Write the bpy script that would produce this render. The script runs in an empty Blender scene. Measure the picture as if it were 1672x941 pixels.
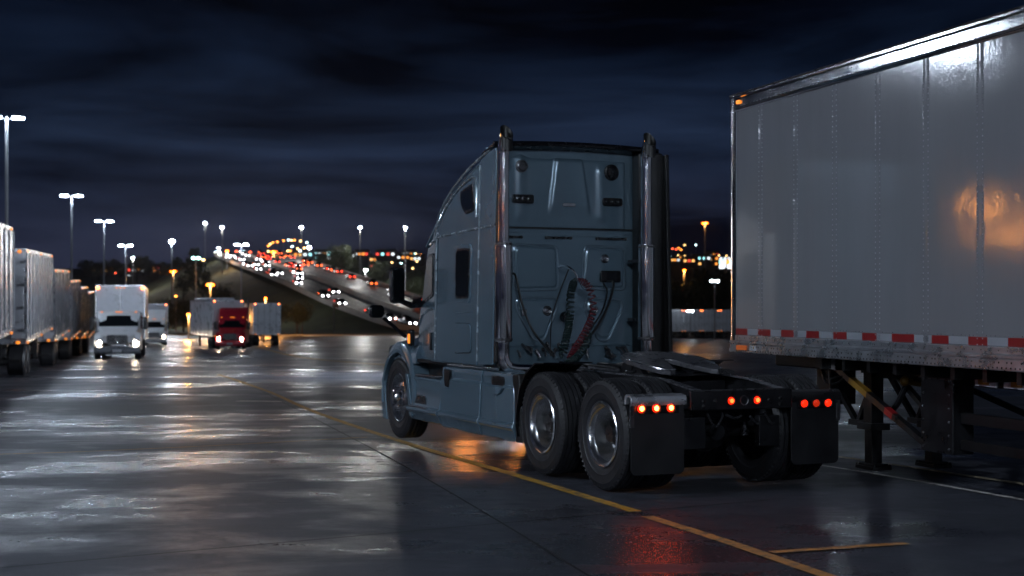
import bpy, bmesh, math, random
import numpy as np
from mathutils import Vector, Matrix
random.seed(7)
R = math.radians
PI = math.pi
scene = bpy.context.scene
COL = scene.collection
EYE = 1.67

# ------------------------------------------------------------------ mesh helpers
class MB:
    def __init__(s): s.v = []; s.f = []; s.m = []
    def add(s, vs, fs, m=0):
        b = len(s.v); s.v += [tuple(p) for p in vs]
        for f in fs: s.f.append(tuple(b + i for i in f)); s.m.append(m)
        return s
    def box(s, x0, x1, y0, y1, z0, z1, m=0):
        vs = [(x, y, z) for x in (x0, x1) for y in (y0, y1) for z in (z0, z1)]
        return s.add(vs, [(0,1,3,2),(4,6,7,5),(0,4,5,1),(2,3,7,6),(0,2,6,4),(1,5,7,3)], m)
    def obox(s, a, b, w, h, up=(0,0,1), m=0):
        """bar from a to b, width w, height h"""
        a, b = Vector(a), Vector(b); d = (b - a).normalized(); u = Vector(up)
        if abs(d.dot(u)) > .97: u = Vector((1, 0, 0))
        r = d.cross(u).normalized(); u = r.cross(d)
        vs = [p + r*(w/2*i) + u*(h/2*j) for p in (a, b) for i in (-1, 1) for j in (-1, 1)]
        return s.add(vs, [(0,1,3,2),(4,6,7,5),(0,4,5,1),(2,3,7,6),(0,2,6,4),(1,5,7,3)], m)
    def prism(s, pts, fn, a, b, m=0):
        n = len(pts)
        vs = [fn(p[0], p[1], a) for p in pts] + [fn(p[0], p[1], b) for p in pts]
        fs = [tuple(range(n))[::-1], tuple(range(n, 2*n))] + [(i, (i+1) % n, n+(i+1) % n, n+i) for i in range(n)]
        return s.add(vs, fs, m)
    def loft(s, rings, caps=True, closed=True, m=0):
        n = len(rings[0]); vs = [p for r in rings for p in r]; fs = []
        for k in range(len(rings)-1):
            for i in range(n if closed else n-1):
                j = (i+1) % n
                fs.append((k*n+i, k*n+j, (k+1)*n+j, (k+1)*n+i))
        if caps:
            fs.append(tuple(range(n))[::-1]); fs.append(tuple((len(rings)-1)*n+i for i in range(n)))
        return s.add(vs, fs, m)
    def tube(s, pts, r, n=8, caps=True, m=0):
        pts = [Vector(p) for p in pts]; rings = []
        nr = None
        for i, p in enumerate(pts):
            d = (pts[min(i+1, len(pts)-1)] - pts[max(i-1, 0)]).normalized()
            if nr is None:
                nr = d.orthogonal().normalized()
            else:
                nr = (nr - d*nr.dot(d))
                nr = nr.normalized() if nr.length > 1e-6 else d.orthogonal().normalized()
            bn = d.cross(nr); rr = r[i] if isinstance(r, (list, tuple)) else r
            rings.append([p + (nr*math.cos(2*PI*k/n) + bn*math.sin(2*PI*k/n))*rr for k in range(n)])
        return s.loft(rings, caps, m=m)
    def lathe(s, prof, o=(0,0,0), ax='y', n=40, caps=False, m=0, sgn=1):
        rings = []
        for r, h in prof:
            ring = []
            for k in range(n):
                c, q = math.cos(2*PI*k/n)*r, math.sin(2*PI*k/n)*r
                h2 = h*sgn
                p = {'y': (c, h2, q), 'x': (h2, c, q), 'z': (c, q, h2)}[ax]
                ring.append((o[0]+p[0], o[1]+p[1], o[2]+p[2]))
            rings.append(ring)
        return s.loft(rings, caps, m=m)
    def ball(s, c, rx, ry=None, rz=None, n=10, k=6, m=0):
        ry = ry or rx; rz = rz or rx; rings = []
        for i in range(k+1):
            t = -PI/2 + PI*i/k; t = max(-PI/2+.02, min(PI/2-.02, t))
            rings.append([(c[0]+rx*math.cos(t)*math.cos(2*PI*j/n), c[1]+ry*math.cos(t)*math.sin(2*PI*j/n), c[2]+rz*math.sin(t)) for j in range(n)])
        return s.loft(rings, True, m=m)
    def build(s, name, mats, parent=None, bevel=0, seg=2, smooth=35, loc=None, rotz=None):
        me = bpy.data.meshes.new(name); me.from_pydata(s.v, [], s.f)
        if not isinstance(mats, (list, tuple)): mats = [mats]
        for m in mats: me.materials.append(m)
        if len(mats) > 1: me.polygons.foreach_set('material_index', s.m)
        bm = bmesh.new(); bm.from_mesh(me); bmesh.ops.recalc_face_normals(bm, faces=bm.faces); bm.to_mesh(me); bm.free()
        if smooth:
            me.shade_smooth(); me.set_sharp_from_angle(angle=R(smooth))
        o = bpy.data.objects.new(name, me); COL.objects.link(o)
        if parent: o.parent = parent
        if bevel:
            b = o.modifiers.new('edge', 'BEVEL'); b.width = bevel; b.segments = seg; b.limit_method = 'ANGLE'; b.angle_limit = R(40)
            b.harden_normals = True
        if loc: o.location = loc
        if rotz is not None: o.rotation_euler = (0, 0, rotz)
        return o

def tag(o, label=None, cat=None, group=None, kind=None):
    if label: o['label'] = label
    if cat: o['category'] = cat
    if group: o['group'] = group
    if kind: o['kind'] = kind
    return o
def empty(name, loc=(0,0,0), rotz=0, parent=None):
    o = bpy.data.objects.new(name, None); COL.objects.link(o); o.location = loc; o.rotation_euler = (0, 0, rotz)
    o.empty_display_size = .2
    if parent: o.parent = parent
    return o
KIDS = {}
def copy_tree(o, parent=None):
    c = o.copy(); COL.objects.link(c)
    if parent: c.parent = parent
    for ch in list(o.children): copy_tree(ch, c)
    return c
def rot_of(d): return math.atan2(d[1], d[0])
def XZ(y0=0, s=1): return lambda x, z, t: (x, s*(y0+t), z)
def rrect(x0, x1, z0, z1, r, n=4):
    P = []
    for cx, cz, a in ((x1-r, z1-r, 0), (x0+r, z1-r, 90), (x0+r, z0+r, 180), (x1-r, z0+r, 270)):
        for k in range(n+1): P.append((cx+r*math.cos(R(a+90*k/n)), cz+r*math.sin(R(a+90*k/n))))
    return P
def rpoly(pts, r=.05, n=4):
    out = []; N = len(pts)
    for i in range(N):
        p = Vector(pts[i]); a = Vector(pts[i-1]); b = Vector(pts[(i+1) % N])
        da = (a-p); db = (b-p); rr = min(r, da.length*.45, db.length*.45)
        p0 = p+da.normalized()*rr; p1 = p+db.normalized()*rr
        for k in range(n+1):
            t = k/n; out.append(tuple(p0*(1-t)**2 + p*(2*t*(1-t)) + p1*t*t))
    return out
def inset(pts, d):
    c = sum((Vector(p) for p in pts), Vector((0, 0)))/len(pts)
    out = []
    for p in pts:
        v = Vector(p)-c
        out.append(tuple(c + v*max(.05, (v.length-d)/v.length)))
    return out

# ------------------------------------------------------------------ materials
def nt(name):
    m = bpy.data.materials.new(name); m.use_nodes = True
    return m, m.node_tree.nodes, m.node_tree.links, m.node_tree.nodes['Principled BSDF']
def mat(name, col, rough=.5, metal=0, coat=0, var=.12, nscale=3, rvar=.1, bump=0, bscale=60, spec=.5):
    m, N, L, P = nt(name)
    P.inputs['Base Color'].default_value = (*col, 1); P.inputs['Roughness'].default_value = rough
    P.inputs['Metallic'].default_value = metal; P.inputs['Coat Weight'].default_value = coat
    P.inputs['Coat Roughness'].default_value = .11; P.inputs['Specular IOR Level'].default_value = spec
    tc = N.new('ShaderNodeTexCoord'); no = N.new('ShaderNodeTexNoise'); no.inputs['Scale'].default_value = nscale
    no.inputs['Detail'].default_value = 6; no.inputs['Roughness'].default_value = .65
    L.new(tc.outputs['Object'], no.inputs['Vector'])
    mr = N.new('ShaderNodeMapRange'); mr.inputs['From Min'].default_value = .3; mr.inputs['From Max'].default_value = .7
    mr.inputs['To Min'].default_value = 1-var; mr.inputs['To Max'].default_value = 1+var
    L.new(no.outputs['Fac'], mr.inputs['Value'])
    mx = N.new('ShaderNodeMix'); mx.data_type = 'RGBA'; mx.blend_type = 'MULTIPLY'; mx.inputs[0].default_value = 1
    mx.inputs[6].default_value = (*col, 1); L.new(mr.outputs[0], mx.inputs[7]); L.new(mx.outputs[2], P.inputs['Base Color'])
    m2 = N.new('ShaderNodeMapRange'); m2.inputs['From Min'].default_value = .3; m2.inputs['From Max'].default_value = .7
    m2.inputs['To Min'].default_value = max(.02, rough-rvar); m2.inputs['To Max'].default_value = min(1, rough+rvar)
    L.new(no.outputs['Fac'], m2.inputs['Value']); L.new(m2.outputs[0], P.inputs['Roughness'])
    if bump:
        n2 = N.new('ShaderNodeTexNoise'); n2.inputs['Scale'].default_value = bscale; n2.inputs['Detail'].default_value = 3
        L.new(tc.outputs['Object'], n2.inputs['Vector'])
        b = N.new('ShaderNodeBump'); b.inputs['Strength'].default_value = bump; b.inputs['Distance'].default_value = .01
        L.new(n2.outputs['Fac'], b.inputs['Height']); L.new(b.outputs[0], P.inputs['Normal'])
        if coat: L.new(b.outputs[0], P.inputs['Coat Normal'])
    return m
def emit(name, col, st):
    m, N, L, P = nt(name)
    P.inputs['Base Color'].default_value = (*[min(1, c) for c in col], 1); P.inputs['Roughness'].default_value = .3
    P.inputs['Emission Color'].default_value = (*col, 1); P.inputs['Emission Strength'].default_value = st
    return m
M = {}
M['paint'] = mat('slate_blue_paint', (.135, .205, .262), .22, .35, 1, .09, 1.5, .05, .018, 4)
M['black'] = mat('black_plastic', (.006, .006, .007), .42, 0, 0, .3, 8)
M['gloss_black'] = mat('gloss_black', (.006, .006, .008), .22, 0, .3, .3, 8)
M['steel'] = mat('black_steel', (.016, .016, .019), .34, .4, 0, .35, 6, .12, .1, 40)
M['steel_edge'] = mat('greased_steel', (.12, .12, .13), .3, .8, 0, .4, 9, .15, .15, 30)
M['rubber'] = mat('tyre_rubber', (.014, .014, .017), .55, 0, 0, .35, 9, .12, .12, 80)
M['flap'] = mat('flap_rubber', (.007, .007, .009), .5, 0, 0, .3, 5, .1, .08, 30)
M['chrome'] = mat('chrome', (.72, .73, .76), .1, 1, 0, .08, 12, .05)
M['railalu'] = mat('rail_aluminium', (.62, .63, .66), .13, 1, 0, .1, 7, .04, .05, 5)
M['bead_highlight'] = mat('highlight_bead', (.42, .48, .53), .26, .6, 1, .1, 9, .05)  # pale beads: highlights along cab edges put into the colour
M['flange_highlight'] = mat('highlit_flange', (.14, .14, .155), .28, .6, 0, .3, 7, .1, .08, 25)  # lighter steel paints in the light caught by the rail tops
M['edge_highlight'] = mat('edge_highlight_paint', (.2, .28, .35), .22, .5, 1, .06, 9, .04)  # lighter than the body paint, edge highlights painted in
M['stack'] = mat('stack_chrome', (.75, .75, .78), .11, 1, 0, .08, 12, .05)
M['wheelchrome'] = mat('wheel_chrome', (.8, .81, .84), .2, 1, 0, .06, 12, .05)
M['alu'] = mat('polished_aluminium', (.62, .63, .66), .2, 1, 0, .12, 7, .09, .06, 9)
M['glass'] = mat('dark_glass', (.006, .008, .01), .06, 0, .5, .1, 3, .03)
M['grime'] = mat('grimy_aluminium', (.52, .53, .57), .3, .85, 0, .25, 5, .15, .1, 12)
M['white'] = mat('white_paint', (.62, .63, .66), .35, 0, .3, .1, 2, .1)
M['whitebox'] = mat('white_box_panel', (.55, .57, .62), .32, .2, 0, .14, 1.3, .12, .05, 4)
M['doorsheet'] = mat('door_sheet_metal', (.5, .52, .56), .25, .6, 0, .15, 1.1, .1, .25, 2.2)
M['red'] = mat('red_paint', (.5, .018, .04), .3, .1, .8, .08, 2, .05)
M['greycar'] = mat('grey_car_paint', (.12, .13, .15), .3, .3, .6)
M['yellowdecal'] = mat('yellow_decal', (.3, .16, .02), .5)
M['reddecal'] = mat('red_decal', (.27, .012, .015), .35)
M['whitedecal'] = mat('white_decal', (.42, .44, .48), .35)
M['concrete'] = mat('barrier_concrete', (.3, .29, .28), .7, 0, 0, .2, .4)
M['pole'] = mat('galvanised_pole', (.2, .21, .23), .5, .5)
M['bark'] = mat('bark', (.05, .04, .03), .9, bump=.4, bscale=12)
M['leaf'] = mat('leaf', (.032, .045, .02), .6, var=.4, nscale=1.2)
M['building'] = mat('building_wall', (.1, .1, .11), .8, var=.2, nscale=.1)
M['hose_red'] = mat('red_hose', (.10, .008, .014), .3)
M['hose_green'] = mat('green_hose', (.008, .022, .022), .35)
M['amber'] = emit('amber_marker', (1, .28, .03), 1.2)
M['amber_dim'] = emit('amber_reflector', (.8, .15, .02), .06)
M['tail'] = emit('tail_lamp', (1, .018, .003), 1.8)
M['tailcore'] = emit('tail_lamp_core', (1, .09, .012), 60)
M['tailcore2'] = emit('tail_lamp_core_soft', (1, .06, .01), 9)
M['taildim'] = emit('tail_lamp_dim', (1, .04, .008), .35)
M['led'] = emit('led_white', (.70, .83, 1), 680)
M['flood'] = emit('led_flood', (.76, .86, 1), 2600)
M['ledfar'] = emit('led_white_mast', (.78, .9, 1), 1500)
M['ledlow'] = emit('led_white_low', (.78, .9, 1), 40)
M['ledteal'] = emit('led_teal', (.45, 1, .9), 25)
M['sodium'] = emit('sodium_lamp', (1, .19, .012), 5)
M['sodium2'] = emit('sodium_lamp_soft', (1, .33, .07), 90)
M['sodium3'] = emit('sodium_lamp_strong', (1, .34, .05), 95)
M['sodfar'] = emit('sodium_street', (1, .3, .04), 12)
M['warmfar'] = emit('warm_street', (1, .6, .22), 12)
M['head'] = emit('headlight', (1, .8, .6), 170)
M['carhead'] = emit('car_headlight', (.95, .95, 1), 26)
M['cartail'] = emit('car_tail', (1, .05, .02), 11)
M['cartail2'] = emit('car_brake', (1, .12, .02), 13)
M['marker_hot'] = emit('orange_marker', (1, .2, .04), 14)
M['clear'] = emit('roof_marker', (1, .55, .3), 3)

# ------------------------------------------------------------------ the truck: x forward, y to its left, z up; origin under the rear axle
FW = Vector((-.4, .9165)).normalized()
TRUCK_O = (1.785, 13.68, 0)
truck = empty('semi_truck', TRUCK_O, rot_of(FW))
tag(truck, 'slate blue sleeper semi tractor with twin chrome stacks and no trailer hitched', 'truck')
T = truck
def bp(y, z): return (1.0146*y-.1036, 1.0146*z-.0244)   # rear wall tracing moved to its depth
XB = 2.8
def ys(x, z):                                          # outer side of cab and sleeper
    y = 1.075-.018*(z-1)
    if x > 4.25: y -= (x-4.25)*.13
    return y
ROOF = [(2.5, 3.375), (2.8, 3.345), (3.05, 3.29), (3.3, 3.225), (3.55, 3.14), (3.85, 3.02), (4.1, 2.89), (4.3, 2.75), (4.48, 2.58), (4.62, 2.42), (4.72, 2.27), (4.84, 2.06), (4.96, 1.82), (5.06, 1.62)]
def roofz(x): return float(np.interp(x, [p[0] for p in ROOF], [p[1] for p in ROOF]))
def ring(x, zb=1.0):
    zt = roofz(x); r = min(.16, (zt-zb)*.3); P = []
    h = lambda z: ys(x, z)-.012
    P += [(x, h(zb), zb), (x, h((zb+zt)/2), (zb+zt)/2), (x, h(zt-r), zt-r)]
    for k in range(1, 6):
        a = R(90*k/5); P.append((x, h(zt-r)-r*(1-math.cos(a)), zt-r+r*math.sin(a)))
    P.append((x, .4, zt+.018))
    return P + [(p[0], -p[1], p[2]) for p in P[::-1]]
mb = MB()
xs = [2.805, 2.95, 3.05, 3.2, 3.3, 3.45, 3.55, 3.7, 3.85, 4.0, 4.1, 4.25, 4.3, 4.4, 4.48, 4.55, 4.62, 4.72, 4.84, 4.96, 5.06]
mb.loft([ring(x) for x in xs])
mb.build('cab', M['paint'], T, smooth=40)
# windscreen
mb = MB()
for s in (1, -1):
    mb.add([(4.745, 0, 2.262), (5.045, 0, 1.675), (5.02, s*.93, 1.675), (4.715, s*.93, 2.262)], [(0, 1, 2, 3)])
mb.build('windscreen', M['glass'], T)
MB().loft([[(4.5, -.98, 2.56), (4.5, .98, 2.56), (4.5, .98, 2.62), (4.5, -.98, 2.62)], [(4.82, -.98, 2.34), (4.82, .98, 2.34), (4.82, .98, 2.37), (4.82, -.98, 2.37)]]).build('sun_visor', M['paint'], T, bevel=.012)
# roof edge highlight, painted in as a lighter bead
for s in (1, -1):
    MB().tube([(x, s*(ys(x, z)-.045), z-.015) for x, z in ROOF[1:10]], .016, 8).build('roof_highlight_bead', M['bead_highlight'], T)
def slab(name, pts, t0, t1, material, s, parent=T, bevel=.007, seg=2):
    m = MB(); n = len(pts)
    vs = [(x, s*(ys(x, z)+t), z) for t in (t0, t1) for x, z in pts]
    m.add(vs, [tuple(range(n))[::-1], tuple(range(n, 2*n))]+[(i, (i+1) % n, n+(i+1) % n, n+i) for i in range(n)])
    return m.build(name, material, parent, bevel=bevel, seg=seg)
def roofcap(x0, x1, z0, drop):
    q = [(x, roofz(x)-drop) for x in np.linspace(x1, x0, 14)]
    return [(x0, z0), (x1, z0)] + q
for s in (1, -1):
    # sleeper side sheets, slightly proud so their edges catch the light
    slab('sleeper_panel', [(2.95, 1.01), (4.235, 1.01), (4.18, 2.445), (2.95, 2.49)], -.012, .004, M['paint'], s)
    up = [(2.95, 2.505), (4.175, 2.46), (4.22, 2.62), (4.1, 2.72), (3.85, 2.86), (3.55, 2.98), (3.3, 3.06), (3.1, 3.12), (2.95, 3.15)]
    slab('roof_side_panel', up, -.012, .003, M['paint'], s)
    # side extender behind the sleeper
    slab('side_extender', [(2.5, 1.03), (2.93, 1.01), (2.93, 2.49), (2.5, 2.5)], -.035, .006, M['paint'], s, bevel=.012)
    slab('side_extender', rpoly([(2.5, 2.512), (2.93, 2.503), (2.93, 3.24), (2.62, 3.32), (2.5, 3.335)], .04), -.035, .006, M['paint'] if s > 0 else M['black'], s, bevel=.012)
    slab('extender_lining', [(2.505, 1.03), (2.8, 1.02), (2.8, 3.28), (2.505, 3.32)], -.06, -.037, M['black'], s, bevel=0)
    slab('extender_trim', [(2.44, 1.06), (2.498, 1.04), (2.498, 3.33), (2.46, 3.335)], -.05, .0, M['black'], s, bevel=.012)
    # windows
    rw = rpoly([(3.50, 2.93), (3.12, 3.0), (3.07, 2.7), (3.32, 2.66), (3.46, 2.77)], .05)
    f = slab('roof_window', rw, -.01, .02, M['gloss_black'], s)
    slab('pane', inset(rw, .035), .01, .024, M['glass'], s, f, bevel=.003)
    ext = [(2.98+.0, 2.99)]
    MB().tube([(x, s*(ys(x, z)+.01), z) for x, z in ((3.02, 2.62), (3.02, 2.95), (3.06, 3.05), (3.16, 3.065), (3.5, 2.985), (3.75, 2.89), (3.98, 2.76), (4.2, 2.58), (4.35, 2.42))], .012, 8).build('window_highlight_bead', M['bead_highlight'], T)
    sw = rpoly([(3.63, 2.34), (3.13, 2.34), (3.15, 1.68), (3.62, 1.68)], .09)
    f = slab('sleeper_window', sw, -.01, .016, M['paint'], s, bevel=.012)
    g = slab('window_frame', inset(sw, .055), 0, .024, M['gloss_black'], s, f, bevel=.004)
    slab('pane', inset(sw, .085), .01, .027, M['glass'], s, f, bevel=.002)
    h = rpoly([(3.64, 1.47), (3.12, 1.47), (3.09, 1.13), (3.63, 1.11)], .07)
    hf = slab('storage_hatch', h, -.01, .004, M['black'], s, bevel=.002)
    slab('hatch_lid', inset(h, .018), 0, .014, M['paint'], s, hf, bevel=.008)
    MB().tube([(x, s*(ys(x, z)+.004), z) for x, z in ((3.62, 1.57), (3.1, 1.585))], .008, 6).build('body_crease', M['paint'], T)
    MB().tube([(x, s*(ys(x, 1.8)+.005-.018*(z-1.8)), z) for x, z in ((2.94, 1.05), (2.94, 3.18))], .011, 6).build('panel_highlight_bead', M['bead_highlight'], T)
    MB().tube([(x, s*(ys(x, z)+.006), z) for x, z in ((2.52, 2.503), (2.94, 2.497), (4.18, 2.452), (4.58, 2.38))], .012, 6).build('panel_highlight_bead', M['bead_highlight'], T)
    MB().tube([(4.24, s*(ys(4.24, z)+.004), z) for z in (1.02, 2.44)], .011, 6).build('panel_highlight_bead', M['bead_highlight'], T)
    # door
    dp = rpoly([(4.27, 1.02), (5.12, 1.06), (5.06, 1.55), (4.93, 1.75), (4.68, 2.34), (4.27, 2.4)], .05)
    d = slab('door', dp, -.012, .008, M['paint'], s, bevel=.01)
    dw = rpoly([(4.34, 1.77), (4.9, 1.66), (4.68, 2.19), (4.6, 2.26), (4.34, 2.27)], .05)
    slab('window_frame', dw, 0, .02, M['gloss_black'], s, d, bevel=.005)
    slab('window', inset(dw, .035), .01, .024, M['glass'], s, d, bevel=.003)
    slab('handle', rpoly([(4.37, 1.13), (4.45, 1.13), (4.45, 1.34), (4.37, 1.34)], .02), 0, .03, M['gloss_black'], s, d)
    MB().tube([(x, s*(ys(x, z)+.012), z) for x, z in ((4.3, 1.62), (4.6, 1.6), (4.9, 1.54), (5.08, 1.42))], .014, 6).build('crease', M['paint'], d)
    # mirrors
    ma = MB()
    ma.tube([(4.95, s*.98, 1.68), (4.96, s*1.12, 1.66), (4.95, s*1.28, 1.72), (4.94, s*1.3, 1.8)], [.05, .04, .03, .025], 8)
    mo = MB().prism(rrect(1.21, 1.40, 1.68, 2.11, .05), lambda a, z, t: (4.9+t-(a-1.3)*.35, s*a, z), -.03, .09).build('mirror', M['gloss_black'], T, bevel=.02)
    MB().prism(rrect(1.225, 1.385, 1.70, 2.09, .04), lambda a, z, t: (4.9+t-(a-1.3)*.35, s*a, z), -.036, -.028).build('mirror_glass', M['glass'], mo)
    ma.build('mirror_arm', M['gloss_black'], mo)
    hm = MB().prism(rrect(1.25, 1.46, 1.50, 1.66, .06), lambda a, z, t: (5.55+t-(a-1.35)*.35, s*a, z), -.04, .07).build('hood_mirror', M['gloss_black'], T, bevel=.025)
    MB().prism(rrect(1.265, 1.445, 1.515, 1.645, .05), lambda a, z, t: (5.55+t-(a-1.35)*.35, s*a, z), -.046, -.038).build('mirror_glass', M['glass'], hm)
    MB().tube([(5.55, s*1.27, 1.5), (5.52, s*1.15, 1.4), (5.47, s*1.0, 1.26)], .022, 8).build('mirror_arm', M['gloss_black'], hm)

# rear wall of the sleeper: pressed sheet with raised ribs
def rear_h(y, z):
    h = 0.
    def sm(t): t = max(0., min(1., t)); return t*t*(3-2*t)
    if z > 2.5:
        # central raised trapezoid
        zc = (3.27-z)/.55
        yl = .20+.075*zc; yr = -.115-.09*zc
        m = sm((yl-y)/.05+.5)*sm((y-yr)/.05+.5)*sm((3.29-z)/.05)*sm((z-2.62)/.16)
        h += .032*m
        c = (y-(yl+yr)/2)/((yl-yr)/2)
        h -= .014*m*max(0, 1-c*c)
        h += .018*sm((z-3.22)/.02)*sm((3.36-z)/.02)*0
        h -= .05*sm((z-3.24)/.14)
        h += .022*math.exp(-((y+.36)/.07)**2)*sm((z-2.55)/.1)*(1-sm((z-3.1)/.2))
        h += .016*math.exp(-((y-.62)/.06)**2)*sm((z-2.55)/.1)
    else:
        h -= .006
        h += .008*math.exp(-((z-2.43)/.012)**2)
    h -= .09*sm((-y-.62)/.13)**2
    h -= .09*sm((y-.86)/.13)**2
    return h
ny, nz = 110, 130
mb = MB(); Y = np.linspace(-.75, .98, ny); Z = np.linspace(1.115, 3.375, nz)
vs = [(XB-.0-rear_h(y, z), y, z) for z in Z for y in Y]
fs = [(j*ny+i, j*ny+i+1, (j+1)*ny+i+1, (j+1)*ny+i) for j in range(nz-1) for i in range(ny-1)]
mb.add(vs, fs)
rear = mb.build('rear_wall', M['paint'], T, smooth=60)
# black roof edge lip, corner column
MB().tube([(2.66, y, 3.385+.03*(1-(y/1.0)**2)) for y in np.linspace(-1.0, 1.0, 20)], .03, 8).build('roof_lip', M['gloss_black'], T)
mb = MB().loft([[(2.66, y, 3.365+.03*(1-y*y)), (2.66, y, 3.40+.03*(1-y*y)), (3.0, y, 3.315+.03*(1-y*y)), (3.0, y, 3.28+.03*(1-y*y))] for y in np.linspace(-1, 1, 14)])
mb.build('roof_edge', M['gloss_black'], T)
MB().prism([(2.62, -.74), (2.80, -.74), (2.80, -1.02), (2.56, -1.02), (2.56, -.9)], lambda x, y, t: (x, y, t), 1.1, 3.36).build('corner_column', M['black'], T, bevel=.03)
MB().box(2.775, 2.80, -.74, .97, 2.496, 2.512).build('rear_seam', M['black'], T)
mb = MB()
for a, b in ((.62, .9), (.02, .32), (-.3, -.66)):
    mb.tube([(2.785, a, 2.40), (2.785, b, 2.40)], .013, 6); mb.ball((2.785, a, 2.4), .018); mb.ball((2.785, b, 2.4), .018)
mb.build('hinge_rod', M['steel_edge'], rear)
def emboss(pts, name='pressed_panel', r=.07):
    P = rpoly([bp(*p) for p in pts], r, 6); c = [(XB+.008, y, z) for y, z in P]
    m = MB()
    MB().tube([(q[0]+.004, q[1], q[2]) for q in c+[c[0], c[1]]], .019, 8, caps=False).build('panel_edge_highlight', M['edge_highlight'], rear)
    Q = inset(P, .05); n = len(Q)
    m.add([(XB+.016, y, z) for y, z in P]+[(XB-.006, y, z) for y, z in Q], [(i, (i+1) % n, n+(i+1) % n, n+i) for i in range(n)]+[tuple(range(n, 2*n))])
    return m.build(name, M['paint'], rear, smooth=14)
emboss([(.80, 2.31), (.28, 2.30), (.26, 1.83), (.80, 1.82)])
emboss([(-.05, 2.31), (-.54, 2.29), (-.55, 1.83), (-.01, 1.84)])
emboss([(.76, 1.74), (.29, 1.74), (.28, 1.64), (.43, 1.28), (.56, 1.28), (.77, 1.62)])
emboss([(-.08, 1.74), (-.50, 1.72), (-.52, 1.62), (-.34, 1.27), (-.22, 1.27), (-.05, 1.62)])
MB().tube([(XB-.008, y, 1.215) for y in (-.72, .95)], .012, 6).build('lower_bead', M['paint'], rear)
for y, z, w, h, rr in ((.70, 2.8, .25, .095, .02), (-.375, 2.795, .25, .09, .03)):
    y, z = bp(y, z)
    o = MB().prism(rrect(y-w/2, y+w/2, z-h/2, z+h/2, rr), lambda a, b, t: (XB-t, a, b), -.01, .05).build('work_light', M['gloss_black'], rear, bevel=.01)
    m = MB()
    for k in (-1, 0, 1): m.ball((XB-.05, y+k*w*.28, z), .012, .03, .028)
    m.build('lens', M['glass'], o)
for y, z, w in ((.71, 3.15, .07), (-.37, 3.12, .09)):
    y, z = bp(y, z)
    MB().lathe([(.005, .045), (w*.6, .045), (w*.75, .03), (w, .025), (w*1.02, -.01)], (XB, y, z), 'x', 24, sgn=-1).build('round_port', M['gloss_black'] if y < 0 else M['steel_edge'], rear)
y, z = bp(.15, 2.75)
MB().prism(rrect(y-.08, y+.08, z-.02, z+.02, .018), lambda a, b, t: (XB-t, a, b), .0, .028).build('badge_plate', M['alu'], rear, bevel=.004)
for y, z, w in ((-.29, 2.17, .05), (.41, 1.6, .055), (-.16, 1.61, .045)):
    y, z = bp(y, z)
    MB().lathe([(.004, .02), (w*.35, .02), (w*.4, .012), (w*.7, .022), (w*.75, .012), (w, .02), (w*1.05, -.01)], (XB, y, z), 'x', 24, sgn=-1).build('round_cap', M['alu'], rear)
y, z = bp(-.35, 1.975)
MB().prism(rrect(y-.125, y+.125, z-.065, z+.065, .02), lambda a, b, t: (XB-t, a, b), 0, .05).build('socket_box', M['gloss_black'], rear, bevel=.012)
y, z = bp(.68, 1.58)
MB().box(XB-.02, XB, y-.03, y+.03, z-.035, z+.035).build('latch', M['alu'], rear, bevel=.006)
# clutter under the rear wall: gladhand fittings and bolts
for i in range(16):
    y = random.uniform(-.62, .85); z = random.uniform(1.13, 1.24)
    mb = MB(); mb.tube([(XB-.02, y, z), (XB-.1, y+random.uniform(-.03, .03), z-random.uniform(-.02, .05)), (XB-.12, y+random.uniform(-.07, .07), z-.07)], random.uniform(.009, .017), 6)
    if i % 3 == 0: mb.ball((XB-.05, y, z), .022)
    mb.build('air_fitting', M['steel_edge'], rear)

# air lines and cables
def spl(pts, n=40):
    P = [Vector(p) for p in pts]; P = [2*P[0]-P[1]]+P+[2*P[-1]-P[-2]]; out = []
    for i in range(1, len(P)-2):
        for k in range(n):
            t = k/n; a, b, c, d = P[i-1], P[i], P[i+1], P[i+2]
            out.append(.5*((2*b)+(c-a)*t+(2*a-5*b+4*c-d)*t*t+(3*b-a-3*c+d)*t**3))
    return out+[P[-2]]
def coil(name, path, rad, turns, wire, m):
    P = spl(path, 90); N = len(P); out = []
    for i, p in enumerate(P):
        t = i/(N-1); d = (P[min(i+1, N-1)]-P[max(i-1, 0)]).normalized()
        n = d.cross(Vector((1, 0, .1))).normalized(); b = d.cross(n)
        e = min(1, t/.07, (1-t)/.05); w = 2*PI*turns*(t+.035*math.sin(t*9))
        out.append(p+(n*math.cos(w)+b*math.sin(w))*rad*e)
    MB().tube(out, wire, 6).build(name, m, T)
HK = (2.5, .17, 2.03)
MB().tube(spl([(2.74, .2, 2.07), (2.6, .19, 2.09), (2.5, .17, 2.06), (2.47, .12, 2.0), (2.46, .1, 1.92)], 10), .013, 8).build('hose_hook', M['chrome'], T)
MB().tube(spl([(2.47, .2, 2.05), (2.45, .32, 1.8), (2.44, .42, 1.5), (2.3, .5, 1.12)], 10), .007, 6).build('hanger_wire', M['black'], T)
coil('coiled_hose', [(2.46, .13, 1.95), (2.42, .2, 1.78), (2.36, .24, 1.55), (2.3, .3, 1.35), (2.2, .42, 1.1)], .038, 26, .008, M['hose_green'])
coil('coiled_hose', [(2.46, .1, 1.95), (2.42, -.02, 1.85), (2.38, -.05, 1.62), (2.3, .06, 1.42), (2.2, .25, 1.2), (2.15, .36, 1.07)], .034, 26, .008, M['hose_red'])
coil('coiled_hose', [(2.3, .04, 1.38), (2.2, .14, 1.22), (2.1, .3, 1.1), (2.05, .42, 1.05)], .036, 16, .008, M['hose_green'])
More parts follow.
